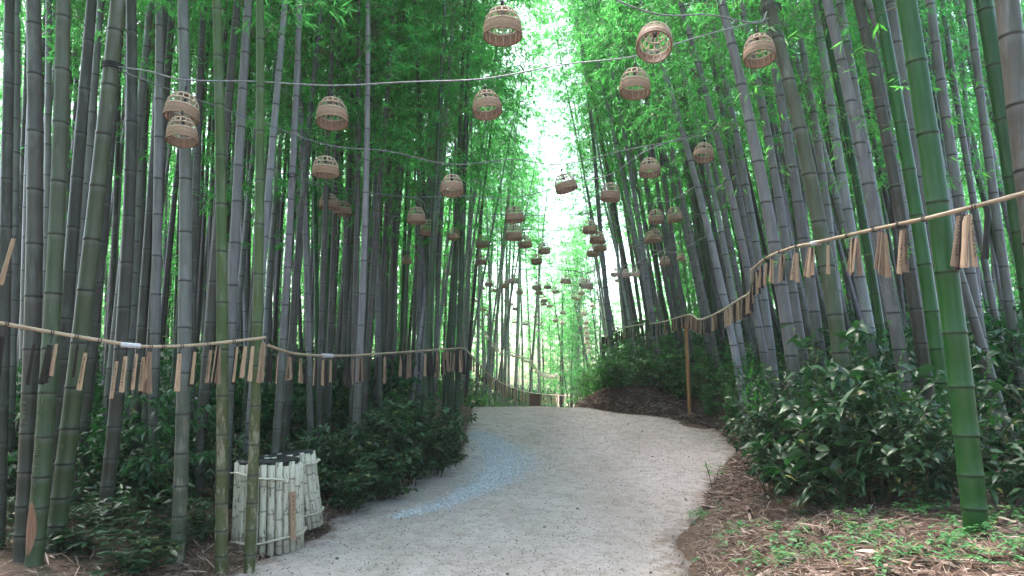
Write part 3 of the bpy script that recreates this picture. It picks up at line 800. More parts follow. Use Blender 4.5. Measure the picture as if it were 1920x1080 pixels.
# low leafy undergrowth under the grove
ug = [crown_np(H=1.1, nb=34, reach=.62, seed=980 + i, tw=5, lv=6, leafL=(.07, .13), leafW=(.026, .046), droop=.25, clump=False) for i in range(4)]
uv, ut = [], []
for k in range(520):
    while True:
        if k >= 420: Y = random.uniform(19, 48); x = float(xl(Y)) - random.uniform(.1, 4) if random.random() < .6 else float(xr(Y)) + random.uniform(.2, 3)
        elif random.random() < .55: Y = 6.8 + 19 * random.random() ** 1.6; x = float(xl(Y)) - random.uniform(1.3, 13)
        else: Y = random.uniform(7.5, 26); x = float(xr(Y)) + random.uniform(1.6, 12)
        if abs(x) < .8 * Y + 1: break
    V, tn = ug[k % 4][2], ug[k % 4][3]
    a = random.uniform(0, 6.28); s_ = random.uniform(.6, 1.25) * (1.0 if x < 0 else 1.1); ca, sa = math.cos(a), math.sin(a)
    uv.append(np.column_stack([V[:, 0] * ca - V[:, 1] * sa, V[:, 0] * sa + V[:, 1] * ca, V[:, 2]]) * s_ + np.array([x, Y, float(zfun(x, Y)) - .05])); ut.append(tn)
uv = np.concatenate(uv)
tag(link('undergrowth', mesh_quads('undergrowth', uv, np.arange(len(uv)).reshape(-1, 4), M['under'], {'tint': np.concatenate(ut)})),
    'low dark leafy undergrowth between the culms of the grove', 'undergrowth', kind='stuff')
# ------------------------------------------------------------------ basket lanterns
def lantern_meshes(rib_m, band_m, nseg, nrow, nr, suffix=''):
    R = .2; zt, zb = -.205, -.33
    b = MB(); prof = []
    for j in range(nrow * 2 + 1):
        f = j / (nrow * 2)
        prof.append((R * (.955 + .06 * math.sin(f * 2.2)) + (.0045 if j % 2 else -.001), zt + (zb - zt) * f))
    inner = [(r - .010, z) for r, z in prof[::-1]]
    b.lathe(prof + inner, nseg, closed=True, fn=lambda j, k, r: r + (.0028 * (1 if (k // 2 + j // 2) % 2 else -1) if j < len(prof) else 0))
    b.tube([(R * 1.0 * math.cos(a), R * 1.0 * math.sin(a), zb) for a in np.linspace(0, 2 * math.pi, nseg // 2 + 1)], .009, 6, cap=False)
    band = b.mesh('woven_band', band_m)
    g = MB()
    dome = lambda f: (R * (.22 + .735 * math.sin(f * 1.5708) ** .8), zt * (1 - math.cos(f * 1.5708)) ** .85)
    at = lambda f, a: (dome(f)[0] * math.cos(a), dome(f)[0] * math.sin(a), dome(f)[1])
    da = 2 * math.pi / nr
    for k in range(nr):
        a = da * k
        g.tube([at(f, a) for f in np.linspace(0, .70, 5)], .0085, 4, flat=.4)
        g.tube([at(.66 + .34 * t, a - da * .5 + da * t) for t in (0, .5, 1)], .0062, 4, flat=.4)
        g.tube([at(.66 + .34 * t, a + da * .5 - da * t) for t in (0, .5, 1)], .0062, 4, flat=.4)
        r1 = R * .955 - .016
        g.tube([at(.98, a), (r1 * math.cos(a), r1 * math.sin(a), zb)], .0055, 4, flat=.6)
    for f, rr in ((.36, .009), (.68, .0085), (.97, .010)):
        r, z = dome(f)
        g.tube([(r * math.cos(a), r * math.sin(a), z + .002) for a in np.linspace(0, 2 * math.pi, 33)], rr, 5, cap=False)
    lat = g.mesh('rib_lattice', rib_m)
    c = MB()
    c.lathe([(.0, .012), (.02, .013), (.03, .009), (.045, .010), (.056, .003), (.060, -.004), (.055, -.008), (0, -.006)], 20)
    cap = c.mesh('top_cap', band_m)
    return band, lat, cap
BIG = lantern_meshes(M['wicker_rib'], M['wicker'], 56, 7, 14)
SMALL = lantern_meshes(M['wicker_rib'], M['wicker'], 28, 4, 11)
FAINT = lantern_meshes(M['lantern_pale'], M['wicker_hazed'], 24, 4, 10)  # far lanterns: lighter wicker stands in for haze
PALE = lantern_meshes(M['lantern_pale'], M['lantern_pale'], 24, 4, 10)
def hanger_mesh(L):
    h = MB()
    h.tube([(0, 0, -.02), (.004, .002, L * .5), (-.003, 0, L)], .0055, 6)
    h.lathe([(0, -.09), (.022, -.088), (.026, -.04), (.017, -.03), (.015, .0), (.010, .02), (0, .022)], 12)
    h.lathe([(0, .05), (.016, .052), (.017, .085), (.009, .10), (0, .10)], 10)
    h.tube([(-.012, 0, L * .75), (.02, .004, L + .01), (.035, .01, L + .05)], .003, 4)
    return h.mesh('hanger', M['cord'])
HANG = hanger_mesh(.16)
LANT = {}
def lantern(px, py, w, label, group, kinds=BIG, yaw=None, tilt=(0, 0), D=.27, Ymax=46, hang=.20):
    """px, py: the middle of the basket in the photo"""
    Y = D * FPX / w
    s = 1.0
    if Y > Ymax: s = Ymax / Y; Y = Ymax
    p = P(px, py, Y); s *= D / .41
    root = empty('basket_lantern', p + np.array([0, 0, .165 * s]), (tilt[0], tilt[1], random.uniform(0, 6.28) if yaw is None else yaw), s)
    root.rotation_mode = 'ZYX'
    g_ = random.Random(int(px * 7 + py)); root.rotation_euler[0] += g_.gauss(0, .05); root.rotation_euler[1] += g_.gauss(0, .06)
    root.scale = (s * g_.uniform(.94, 1.06), s * g_.uniform(.94, 1.06), s * g_.uniform(.9, 1.08))
    tag(root, label, 'lantern', group)
    for nm, me in zip(('woven_band', 'rib_lattice', 'top_cap'), kinds): link(nm, me, root)
    link('hanger', HANG, root, scale=(1, 1, hang / .16))
    return p + np.array([0, 0, (.165 + hang) * s])
GN = 'basket lanterns strung over the path'
NEAR = {}
for key, px, py, w, lab, tl in [
 ('a', 942, 47, 75, 'largest basket lantern, partly cut by the top edge above the path', (.10, -.05)),
 ('b', 1229, 84, 70, 'basket lantern tilted so its open ribbed inside shows, upper right', (.62, .18)),
 ('c', 1421, 93, 60, 'uppermost basket lantern on the right, below the black tied wire', (.16, .05)),
 ('d', 1191, 154, 58, 'upright basket lantern hanging just below the tilted open one', (0, 0)),
 ('e', 910, 196, 58, 'basket lantern in upper centre, below the largest one', (.12, -.12)),
 ('f', 346, 200, 60, 'upper one of two overlapping basket lanterns at the left', (.10, .05)),
 ('g', 341, 244, 56, 'lower one of two overlapping basket lanterns at the left', (.07, -.03)),
 ('h', 623, 210, 59, 'basket lantern on the upper wire, left of centre', (.10, .06)),
 ('i', 611, 312, 48, 'basket lantern below the upper-wire one, left of centre', (0, 0)),
 ('j', 847, 347, 45, 'basket lantern just left of the leaning centre culms, upper middle', (.06, .04)),
 ('k', 1055, 343, 41, 'basket lantern tilting left against the white sky gap', (-.03, -.16)),
 ('l', 1321, 286, 39, 'basket lantern against the leaning grey culms, far up right', (.1, .05)),
 ('m', 1218, 314, 40, 'basket lantern right of centre, below the upright pair', (.08, .02)),
 ('n', 1146, 358, 37, 'basket lantern right of the sky gap, flat and upright', (0, 0)),
 ('o', 617, 378, 36, 'left one of a touching pair of basket lanterns', (0, .05)),
 ('p', 642, 390, 34, 'right one of a touching pair of basket lanterns', (0, -.05)),
 ('q', 780, 403, 36, 'upper left basket lantern of a stepped pair left of centre', (.0, .1)),
 ('r', 804, 425, 32, 'lower right basket lantern of a stepped pair left of centre', (.05, .02)),
 ('s', 852, 438, 25, 'small basket lantern in front of the left rail-end culms', (0, 0)),
 ('t', 903, 452, 25, 'small basket lantern above a like one, left of the sky gap', (0, 0)),
 ('u', 902, 487, 22, 'small basket lantern below a like one, left of the sky gap', (0, 0)),
 ('v', 963, 402, 36, 'upper basket lantern of the stacked pair in the centre', (0, 0)),
 ('w', 963, 435, 33, 'lower basket lantern of the stacked pair in the centre', (0, 0)),
 ('x', 983, 453, 27, 'basket lantern right below the stacked centre pair', (0, -.1)),
 ('y', 1020, 465, 24, 'pale basket lantern inside the white sky gap', (0, .05)),
 ('z', 1005, 485, 22, 'small basket lantern left below the pale sky-gap one', (0, 0)),
 ('A', 1106, 426, 29, 'top basket lantern of the cluster of four right of the sky', (0, 0)),
 ('B', 1120, 445, 28, 'second basket lantern down in the cluster of four', (0, .05)),
 ('C', 1126, 461, 24, 'right basket lantern of the cluster of four', (0, -.08)),
 ('D', 1112, 471, 23, 'bottom left basket lantern of the cluster of four', (0, 0)),
 ('E', 1229, 405, 29, 'left basket lantern of the level pair at right', (0, 0)),
 ('F', 1262, 401, 30, 'right basket lantern of the level pair at right', (0, -.08)),
 ('G', 1218, 444, 24, 'rear basket lantern of the overlapping pair below the level pair', (0, 0)),
 ('H', 1229, 440, 26, 'front basket lantern of the overlapping pair below the level pair', (0, .06)),
 ('I', 1246, 489, 20, 'small basket lantern below the overlapping pair at right', (0, 0)),
 ('J', 1279, 481, 17, 'small basket lantern half hidden by the bare-footed leaning culm', (0, 0)),
 ('K', 763, 486, 19, 'small lone basket lantern in the left grove above the rail', (0, 0)),
 ('L', 1333, 454, 19, 'small basket lantern mostly behind pale lantern culm at right', (0, 0))]:
    NEAR[key] = lantern(px, py, w, lab, GN, BIG if w > 30 else SMALL, tilt=(-tl[0], tl[1]), D={'s': .21, 'K': .2, 'I': .2, 'J': .16, 'f': .255, 'g': .232}.get(key, .27))
FAR = [(918, 530, 17), (902, 538, 14), (929, 542, 15), (947, 532, 16), (962, 523, 20), (973, 545, 15), (1006, 536, 19), (1011, 546, 15),
 (1027, 536, 15), (1041, 544, 14), (1061, 523, 19), (1100, 532, 22), (1093, 528, 18), (1106, 536, 14), (1077, 556, 12), (1084, 559, 12), (1090, 548, 13), (885, 558, 12), (895, 562, 11),
 (906, 579, 12), (915, 588, 11), (951, 562, 12), (958, 568, 11), (967, 577, 12), (1020, 561, 14), (1019, 568, 12), (1030, 572, 12), (952, 592, 10), (964, 602, 9),
 (986, 606, 11), (1004, 592, 10), (1010, 606, 10), (1042, 600, 11), (1056, 585, 11), (1055, 604, 10), (928, 599, 10), (899, 599, 9),
 (902, 610, 11), (873, 585, 9), (895, 584, 8), (1110, 572, 10), (830, 526, 13), (832, 549, 12), (841, 509, 15), (860, 515, 14), (845, 528, 10), (869, 520, 12),
 (1154, 511, 19), (1173, 512, 18), (1192, 510, 18), (1158, 524, 11), (1132, 538, 12), (1138, 560, 9), (1094, 587, 11), (1099, 603, 10), (1098, 613, 10), (1100, 622, 10), (1101, 631, 10), (1101, 641, 10), (1103, 650, 10), (1104, 659, 9)]
rows = {}
for px, py, w in FAR:
    rows.setdefault('upper' if py < 550 else ('middle' if py < 582 else 'low'), []).append((px, py, w))
FARP = []
for rn, ls in rows.items():
    a = b = c = 0
    for px, py, w in sorted(ls):
        if 870 < px < 1088: zone, k, a = 'over the crest', a, a + 1
        elif px <= 870: zone, k, b = 'among the left culms', b, b + 1
        else: zone, k, c = 'along the right grove edge', c, c + 1
        lab = '%s far basket lantern from left, %s row, %s' % (ordn(k), rn, zone)
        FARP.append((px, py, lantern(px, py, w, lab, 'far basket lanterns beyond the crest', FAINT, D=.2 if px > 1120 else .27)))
CH = [(910, 625), (913, 633), (924, 643), (926, 650), (932, 656), (940, 661), (949, 663.5), (958, 664), (965, 666), (973, 669), (980, 673), (985, 675.5), (991, 676.5),
      (996, 679), (998, 683), (1002, 689), (1006, 695), (1011, 699), (1016, 702), (1020, 704), (1025, 705.5), (1030, 706), (1036, 706), (1043, 703)]
chain = []
for k, (px, py) in enumerate(CH):
    f = k / (len(CH) - 1); Y = float(np.interp(px, [910, 930, 960, 1000, 1045], [17.8, 20.3, 23.6, 28.6, 36]))
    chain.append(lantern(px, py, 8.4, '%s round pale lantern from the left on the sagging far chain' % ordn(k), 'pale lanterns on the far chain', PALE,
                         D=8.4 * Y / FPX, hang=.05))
def wire(name, pts, label, r=.0065, per=10, mat='wire'):
    b = MB(); S = spline(pts, per); o = S[0]
    b.tube([p - o for p in S], r, 5)
    return tag(link(name, b.mesh(name, M[mat]), None, o), label, 'wire', 'wires strung across the path')
def sag(a, b, d, n=8):
    a, b = np.array(a), np.array(b)
    return [a + (b - a) * t - np.array([0, 0, d * 4 * t * (1 - t)]) for t in np.linspace(0, 1, n)]
N = NEAR
wire('wire', [P(700, -120, 4.5), N['a'] + [0, 0, .02], P(1080, -25, 4.8), N['b'], P(1330, 28, 5.5), N['c'], P(1438, 22, 6.5)], 'topmost wire crossing to the broad olive culm on the right')
wire('wire', [P(214, 124, 5.6), P(280, 134, 5.5), N['f'], P(480, 153, 5.8), N['h'], P(760, 154, 5.9), N['e'], P(1050, 122, 6.0), N['d'], P(1300, 72, 6.3), P(1442, 34, 6.5)], 'long wire from the wire-tied culm past the four upper lanterns')
wire('wire', [P(214, 128, 5.6), P(330, 172, 6.0), P(470, 222, 6.8), N['i'], P(730, 284, 7.4), N['j'], P(960, 299, 8.1), N['k'], P(1180, 280, 8.8), N['l'], P(1345, 232, 10.1)], 'sagging wire from the wire-tied culm to the black-tied culm')
wire('wire', [P(546, 328, 7.5), N['o'], P(750, 368, 9.5), P(860, 368, 9.5), N['v'], P(1050, 350, 9.4), N['n'], N['m'], P(1340, 240, 10.1)], 'wire from the wire-end culm over the touching lantern pair')
wire('wire', [P(548, 333, 7.5), N['p'], N['q'], N['r'], P(880, 400, 11.2), P(985, 404, 11.5), N['A'], P(1170, 395, 11.8), N['E'], N['F'], P(1303, 350, 11.4)], 'wire over the stepped lantern pair to the pale lantern culm')
wire('wire', [P(700, 398, 11), P(780, 412, 11), N['s'], N['t'], N['x'], P(1050, 432, 12.6), N['B'], P(1180, 425, 12.6), N['H'], P(1318, 400, 15)], 'wire carrying the small lanterns left of the sky gap')
wire('wire', [P(740, 458, 13.2), N['K'], P(840, 478, 15), N['u'], P(955, 473, 16), N['z'], N['y'], P(1060, 455, 15), N['D'], N['I'], N['J'], P(1330, 440, 14)], 'wire of small lanterns low across the sky gap')
wire('wire', [P(750, 455, 13), P(900, 495, 16), P(1000, 497, 17), P(1150, 470, 16), P(1300, 400, 15.2)], 'thin wire without lanterns crossing low at the sky gap')
for k, sel in enumerate([[f for f in FARP if f[1] < 533 and 870 < f[0] < 1195], [f for f in FARP if 533 <= f[1] < 552 and f[0] > 870], [f for f in FARP if 552 <= f[1] < 570 and f[0] > 870], [f for f in FARP if 570 <= f[1] < 595 and f[0] > 870 and f[0] < 1090],
                         [f for f in FARP if f[1] >= 595 and f[0] < 1090], [f for f in FARP if f[0] <= 870]]):
    q = [f[2] for f in sorted(sel, key=lambda f: f[0])]
    q = [q[0] + [-1.2, -1, .4]] + q + [q[-1] + [1.0, -1, .4]]
    wire('wire', q, '%s of the far wires holding tiny lanterns, counted from the top' % ordn(k) if k < 5 else 'far wire of tiny lanterns among the left culms', .010, 4)
wire('wire', [P(1093, 560, 33)] + [P(a, b, 36) for a, b in ((1094, 580), (1100, 620), (1105, 655))], 'far wire hung with a tight column of tiny lanterns', .008, 4)
wire('wire', [chain[0] + [-.6, 0, .5]] + chain + [chain[-1] + [.5, 1, .15]], 'far sagging wire strung with round pale lanterns', .01, 3)
# black wire ties round three culms
def tie(name, key, py, label):
    root, X, R0, zb = NAMED[key]
    Y = root.location.y
    z = None
    for q in np.arange(0, 9, .01):
        if proj((X(q), Y, q))[1] <= py: z = q; break
    b = MB(); r = R0 * 1.06
    for dz in (-.022, 0, .02):
        b.tube([(r * math.cos(a), r * math.sin(a), dz + .006 * math.sin(a)) for a in np.linspace(0, 2 * math.pi, 25)], .006, 5, cap=False)
    b.tube([(r, -.01, 0), (r + .03, -.02, .01), (r + .05, -.02, -.03)], .005, 5)
    tag(link(name, b.mesh(name, M['cord']), None, (X(z), Y, z)), label, 'wire tie', 'black wire ties round the culms')
tie('wire_tie', 'wire-tied culm', 126, 'black wire tied in loops round the olive culm at left')
tie('wire_tie', 'broad olive culm', 17, 'black wire tied round the broad olive culm at the top right')
tie('wire_tie', 'black-tied culm', 236, 'black wire tied round the leaning grey culm right of centre')
tie('wire_tie', 'wire-end culm', 330, 'wire wound round the grey culm behind the bins')

# ------------------------------------------------------------------ rails and wish tags
def pole(name, pts, r, label, mat='pole', group=None, cat='rail', wrap=None, ties=()):
    S = spline(pts, 10); o = S[0]
    root = empty(name, o); tag(root, label, cat, group)
    b = MB(); m = len(S)
    rr = []
    for i in range(m): rr.append(r * (1.0 + (.14 if i % 6 == 0 else 0)))
    b.tube([p - o for p in S], rr if mat != 'rope' else r, 8)
    link('pole' if mat != 'rope' else 'cord', b.mesh('pole', M[mat]), root)
    if wrap:
        i0, i1 = int(wrap[0] * (m - 1)), max(int(wrap[1] * (m - 1)), int(wrap[0] * (m - 1)) + 1)
        b = MB(); a, c = S[i0], S[i1]; q = [a + (c - a) * t for t in np.linspace(0, 1, 26)]
        b.tube([p - o for p in q], [r * 1.5 + (.003 if k % 3 == 0 else 0) for k in range(26)], 10)
        link('wrapping', b.mesh('wrapping', M['wrap']), root)
    for f in ties:
        i = int(f * (m - 1)); b = MB()
        t = S[min(i + 1, m - 1)] - S[max(i - 1, 0)]; t /= np.linalg.norm(t)
        u = np.cross(t, [0, 0, 1.]); u /= np.linalg.norm(u); w = np.cross(t, u)
        for dz in (-.008, .008): b.tube([S[i] - o + t * dz + (r * 1.3) * (math.cos(a) * u + math.sin(a) * w) for a in np.linspace(0, 6.2832, 13)], .0035, 4, cap=False)
        link('wire_loop', b.mesh('wire_loop', M['cord']), root)
    return S
LP1 = [P(-60, 596, 3.9), P(0, 606, 4.2), P(120, 627, 4.6), P(230, 645, 4.85)]
LP2 = [P(226, 646, 4.84), P(290, 650, 5.0), P(380, 646, 5.25), P(498, 633, 5.55)]
pole('rail_pole', LP1, .0125, 'tan bamboo rail pole entering from the left edge', group='bamboo rail poles', ties=(.3, .37, .62, .75, .88))
pole('rail_pole', LP2, .0115, 'tan bamboo rail pole with pale wrapped joint, ending at mossy culm', group='bamboo rail poles', wrap=(.0, .20), ties=(.3, .42, .55, .7, .85))
LROPE = [P(503, 648, 5.6), P(560, 664, 6.4), P(650, 667, 7.6), P(730, 662, 8.7), P(800, 657, 9.6), P(872, 652, 10.6)]
pole('rail_pole', LROPE, .013, 'slim tan rail running from the pole-end culm back to the two rail-end culms', group='bamboo rail poles', wrap=(.31, .35))
RP1 = [P(1990, 338, 3.85), P(1920, 362, 4.05), P(1760, 404, 4.35), P(1640, 430, 4.95), P(1520, 457, 5.7)]
RP2 = [P(1536, 455, 5.6), P(1490, 463, 5.95), P(1440, 482, 6.7), P(1410, 506, 7.4)]
pole('rail_pole', RP1, .0145, 'long tan bamboo rail pole crossing the big vivid green culm', group='bamboo rail poles', ties=(.4, .55, .66, .77, .86))
pole('rail_pole', RP2, .013, 'tan bamboo rail pole bending down at the right rail corner', group='bamboo rail poles', wrap=(0.02, .10), ties=(.3, .5, .7))
RROPE = [P(1410, 506, 7.4), P(1408, 545, 7.9), P(1385, 562, 8.8), P(1350, 584, 10.3), P(1312, 599, 12.4), P(1290, 590, 13.8), P(1240, 604, 15.0), P(1185, 611, 16.4), P(1150, 622, 17.5), P(1126, 640, 18.5)]
pole('rail_rope', RROPE, .016, 'dark sagging rope rail from the right corner back along the bank', mat='rope', cat='rope')
LFAR = [P(872, 654, 10.8), P(888, 671, 14), P(905, 690, 17.5), P(918, 703, 19), P(950, 722, 22.6), P(1000, 737, 28.4), P(1060, 742, 37)]
pole('rail_rope', LFAR, .018, 'pale rope rail dropping away beyond the crest at left', mat='rope', cat='rope')

def strip_mesh(L, W, mat, seed):
    g = random.Random(seed); b = MB()
    n = 6; zs = [0, -.004, -L * .3, -L * .6, -L + .022, -L + .018, -L + .012, -L]
    V, F = [], []
    for iz, z in enumerate(zs):
        k = 1.12 if iz in (4, 5, 6) else 1.0
        wv = .82 + .18 * (-z / L)
        for s in (0, 1):
            for i in range(n):
                u = (i / (n - 1) - .5)
                y = .35 * W * (1 - 4 * u * u) * .35 * k
                V.append((u * W * wv * k, -y + (.0035 if s else -.001) * k, z))
    m = 2 * n
    for iz in range(len(zs) - 1):
        a, c = iz * m, (iz + 1) * m
        for i in range(n - 1):
            F.append((a + i, a + i + 1, c + i + 1, c + i)); F.append((a + n + i + 1, a + n + i, c + n + i, c + n + i + 1))
        F.append((a + n, a, c, c + n)); F.append((a + n - 1, a + m - 1, c + m - 1, c + n - 1))
    F.append(tuple(range(n)) + tuple(range(m - 1, n - 1, -1)))
    e = (len(zs) - 1) * m
    F.append(tuple(e + i for i in range(n))[::-1] + tuple(e + i for i in range(n, m)))
    b.add(V, F, 0, False)
    return b.mesh('strip', M[mat])
STRIP = {mt: [strip_mesh(.25, .036, mt, i) for i in range(2)] for mt in ('tan', 'tan_red', 'tan_dark')}
def ink_mesh(seed, W=.036, L=.25):
    g = random.Random(seed); b = MB()
    z = -.03
    while z > -L + .045:
        for _ in range(g.randint(3, 5)):
            cx, cz = g.uniform(-.006, .006), z + g.uniform(-.006, .004)
            hz = g.random() < .5
            w, h = (g.uniform(.006, .012), .0022) if hz else (.0022, g.uniform(.005, .011))
            y = -.35 * W * .36 - .0018
            b.add([(cx - w / 2, y, cz - h / 2), (cx + w / 2, y, cz - h / 2), (cx + w / 2, y, cz + h / 2), (cx - w / 2, y, cz + h / 2)], [(0, 1, 2, 3)], 0, False)
            if g.random() < .3:
                b.add([(cx - .005, y, cz - .004), (cx - .003, y, cz - .004), (cx + .005, y, cz + .005), (cx + .003, y, cz + .005)], [(0, 1, 2, 3)], 0, False)
        z -= g.uniform(.014, .019)
    return b.mesh('lettering', M['ink'])
INK = [ink_mesh(i) for i in range(5)]
LOOP = MB()
LOOP.tube([(0, 0, 0), (.004, -.012, -.012), (.002, -.004, -.05)], .0022, 4); LOOP.tube([(0, 0, 0), (-.004, .014, -.010), (-.002, .004, -.05)], .0022, 4)
LOOP = LOOP.mesh('wire_loop', M['cord'])
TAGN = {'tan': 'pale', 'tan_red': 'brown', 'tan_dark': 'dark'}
def bundle(p, kinds, label, group, s=1.0, drop=.05, ink=True, seed=0, yaw=0.0, loop=True, name='wish_tags', lean=.0):
    g = random.Random(seed); n = len(kinds)
    root = empty('tag_bundle' if n > 1 else 'wish_tag', p, (0, lean, yaw + g.gauss(0, .15)), s)
    tag(root, label, 'wish tag' if n == 1 else 'tag bundle', group)
    if loop: link('wire_loop', LOOP, root, scale=(1, 1, drop / .05))
    for i, k in enumerate(kinds):
        f = (i - (n - 1) / 2)
        a = f * .052 + g.gauss(0, .015)
        mk = k.replace('*', '')
        st = link('strip', g.choice(STRIP[mk]), root, (f * .007, g.uniform(-.004, .004) - i * .006, -drop + g.uniform(-.008, .004)),
                  (g.gauss(-.03, .04), -a, g.gauss(0, .75) if n > 1 and '*' not in k else g.gauss(0, .15)), (g.uniform(.68, .95), 1, g.uniform(.92, 1.06)))
        if '*' in k: link('lettering', INK[(seed + i) % 5], st)
def at_rail(S, px):
    """point of a rail that the photo shows at column px"""
    best = min(range(len(S) - 1), key=lambda i: min(abs(proj(S[i])[0] - px), abs(proj(S[i + 1])[0] - px)))
    cand = []
    for i in range(len(S) - 1):
        a, c = proj(S[i])[0], proj(S[i + 1])[0]
        if min(a, c) <= px <= max(a, c): t = (px - a) / (c - a + 1e-9); cand.append(S[i] + (S[i + 1] - S[i]) * t)
    return cand[0] if cand else S[best]
SL1, SL2, SLR, SR1, SR2, SRR, SLF = [spline(q, 16) for q in (LP1, LP2, LROPE, RP1, RP2, RROPE, LFAR)]
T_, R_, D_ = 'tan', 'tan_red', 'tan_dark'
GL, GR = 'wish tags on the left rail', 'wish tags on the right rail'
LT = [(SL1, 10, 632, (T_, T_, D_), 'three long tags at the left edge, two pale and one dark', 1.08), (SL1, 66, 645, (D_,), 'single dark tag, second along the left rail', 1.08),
 (SL1, 98, 645, (D_, D_), 'pair of dark tags hanging before the scarred olive culm', 1.10), (SL1, 109, 643, (D_, T_), 'dark tag with a pale edge beside the dark pair', .95),
 (SL1, 148, 645, (D_,), 'single dark tag on the wire-tied olive culm', .95), (SL1, 165, 660, (T_ + '*',), 'single pale lettered tag low on the wire-tied olive culm', .98),
 (SL1, 222, 676, (T_ + '*',), 'lowest pale lettered tag, first under the wrapped joint', 1.0), (SL2, 237, 667, (T_ + '*',), 'wide pale lettered tag, second under the wrapped joint', .98),
 (SL2, 257, 663, (T_ + '*',), 'pale lettered tag, third under the wrapped joint', .96), (SL2, 271, 669, (T_ + '*',), 'pale lettered tag, fourth under the wrapped joint', .98),
 (SL2, 283, 660, (D_, R_, D_, T_, R_), 'bundle of five thin edge-on tags right of the wrapped joint', 1.1), (SL2, 338, 662, (D_, T_), 'dark and tan pair of tags on the blotchy culm', 1.0),
 (SL2, 366, 658, (D_, T_), 'dark tag with a tan edge left of flaking mossy culm', .95), (SL2, 396, 656, (T_ + '*',), 'single tan tag left of the flaking mossy culm', .98),
 (SL2, 411, 651, (T_, D_, R_), 'three edge-on tags on the flaking mossy culm', 1.02), (SL2, 445, 650, (D_, T_), 'dark tag with tan edge on the smooth grey culm', .98),
 (SL2, 461, 648, (T_,), 'thin edge-on tan tag left of the pole-end culm', .95), (SL2, 475, 648, (T_,), 'single tan tag on the pole-end culm', .95),
 (SL2, 496, 642, (T_, R_), 'pair of tan tags at the very end of the pole', 1.05)]
for k, (S, px, pt, kinds, lab, s) in enumerate(LT):
    p = at_rail(S, px); Y = p[1]; s = s * Y / 4.6 * .98
    d = max(.02, (pt - proj(p)[1]) * Y / FPX) / s
    bundle(p, kinds, lab, GL, s, d, seed=40 + k, lean=.12 if px < 200 else .05)
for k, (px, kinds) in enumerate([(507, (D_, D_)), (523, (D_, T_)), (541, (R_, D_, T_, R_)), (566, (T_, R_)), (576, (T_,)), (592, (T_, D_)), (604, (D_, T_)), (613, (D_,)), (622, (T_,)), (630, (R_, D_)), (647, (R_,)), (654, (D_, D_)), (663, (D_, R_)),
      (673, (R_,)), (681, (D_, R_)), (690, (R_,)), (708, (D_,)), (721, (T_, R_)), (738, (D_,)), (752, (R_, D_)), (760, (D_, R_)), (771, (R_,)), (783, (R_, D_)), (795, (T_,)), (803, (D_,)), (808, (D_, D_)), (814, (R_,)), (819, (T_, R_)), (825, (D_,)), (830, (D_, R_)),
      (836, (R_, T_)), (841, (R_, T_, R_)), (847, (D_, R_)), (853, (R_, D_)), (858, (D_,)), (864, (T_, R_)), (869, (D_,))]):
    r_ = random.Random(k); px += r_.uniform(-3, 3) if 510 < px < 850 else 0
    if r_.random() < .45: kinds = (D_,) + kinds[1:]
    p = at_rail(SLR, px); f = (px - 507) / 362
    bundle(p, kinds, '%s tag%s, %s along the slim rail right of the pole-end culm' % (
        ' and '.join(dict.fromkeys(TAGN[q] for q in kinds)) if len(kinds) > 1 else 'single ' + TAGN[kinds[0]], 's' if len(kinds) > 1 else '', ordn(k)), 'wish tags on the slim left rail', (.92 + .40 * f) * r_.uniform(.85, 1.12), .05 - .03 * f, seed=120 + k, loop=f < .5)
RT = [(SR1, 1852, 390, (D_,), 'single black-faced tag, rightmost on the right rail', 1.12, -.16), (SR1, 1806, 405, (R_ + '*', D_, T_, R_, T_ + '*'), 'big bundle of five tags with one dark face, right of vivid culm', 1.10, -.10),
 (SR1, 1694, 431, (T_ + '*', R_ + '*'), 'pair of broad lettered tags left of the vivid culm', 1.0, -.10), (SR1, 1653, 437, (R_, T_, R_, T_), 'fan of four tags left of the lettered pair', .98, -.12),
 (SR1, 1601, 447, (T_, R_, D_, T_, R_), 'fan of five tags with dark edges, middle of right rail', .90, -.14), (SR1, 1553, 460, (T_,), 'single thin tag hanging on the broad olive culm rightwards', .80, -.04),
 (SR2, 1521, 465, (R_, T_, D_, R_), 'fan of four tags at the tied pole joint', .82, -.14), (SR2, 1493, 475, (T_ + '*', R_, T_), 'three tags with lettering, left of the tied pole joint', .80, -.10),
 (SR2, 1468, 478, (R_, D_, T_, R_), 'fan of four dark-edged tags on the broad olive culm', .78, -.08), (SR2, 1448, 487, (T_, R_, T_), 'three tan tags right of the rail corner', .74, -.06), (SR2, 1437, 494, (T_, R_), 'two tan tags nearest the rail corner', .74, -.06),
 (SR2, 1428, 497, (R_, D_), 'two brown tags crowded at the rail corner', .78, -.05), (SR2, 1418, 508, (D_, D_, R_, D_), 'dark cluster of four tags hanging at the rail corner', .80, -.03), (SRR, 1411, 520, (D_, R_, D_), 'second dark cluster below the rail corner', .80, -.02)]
for k, (S, px, pt, kinds, lab, s, ln) in enumerate(RT):
    p = at_rail(S, px); Y = p[1]
    hpx = {0: 100}.get(k, 0)
    s = s * 1.25
    bundle(p, kinds, lab, GR, s, max(.02, (pt - proj(p)[1]) * Y / FPX) / s, seed=200 + k, lean=-ln * .8)
def along(S, n, a, b):
    i = np.linspace(a, b, n) * (len(S) - 1)
    return [S[int(q)] + (S[min(int(q) + 1, len(S) - 1)] - S[int(q)]) * (q - int(q)) for q in i]
i0 = min(i for i in range(len(SRR)) if SRR[i][1] > 7.85) / (len(SRR) - 1)
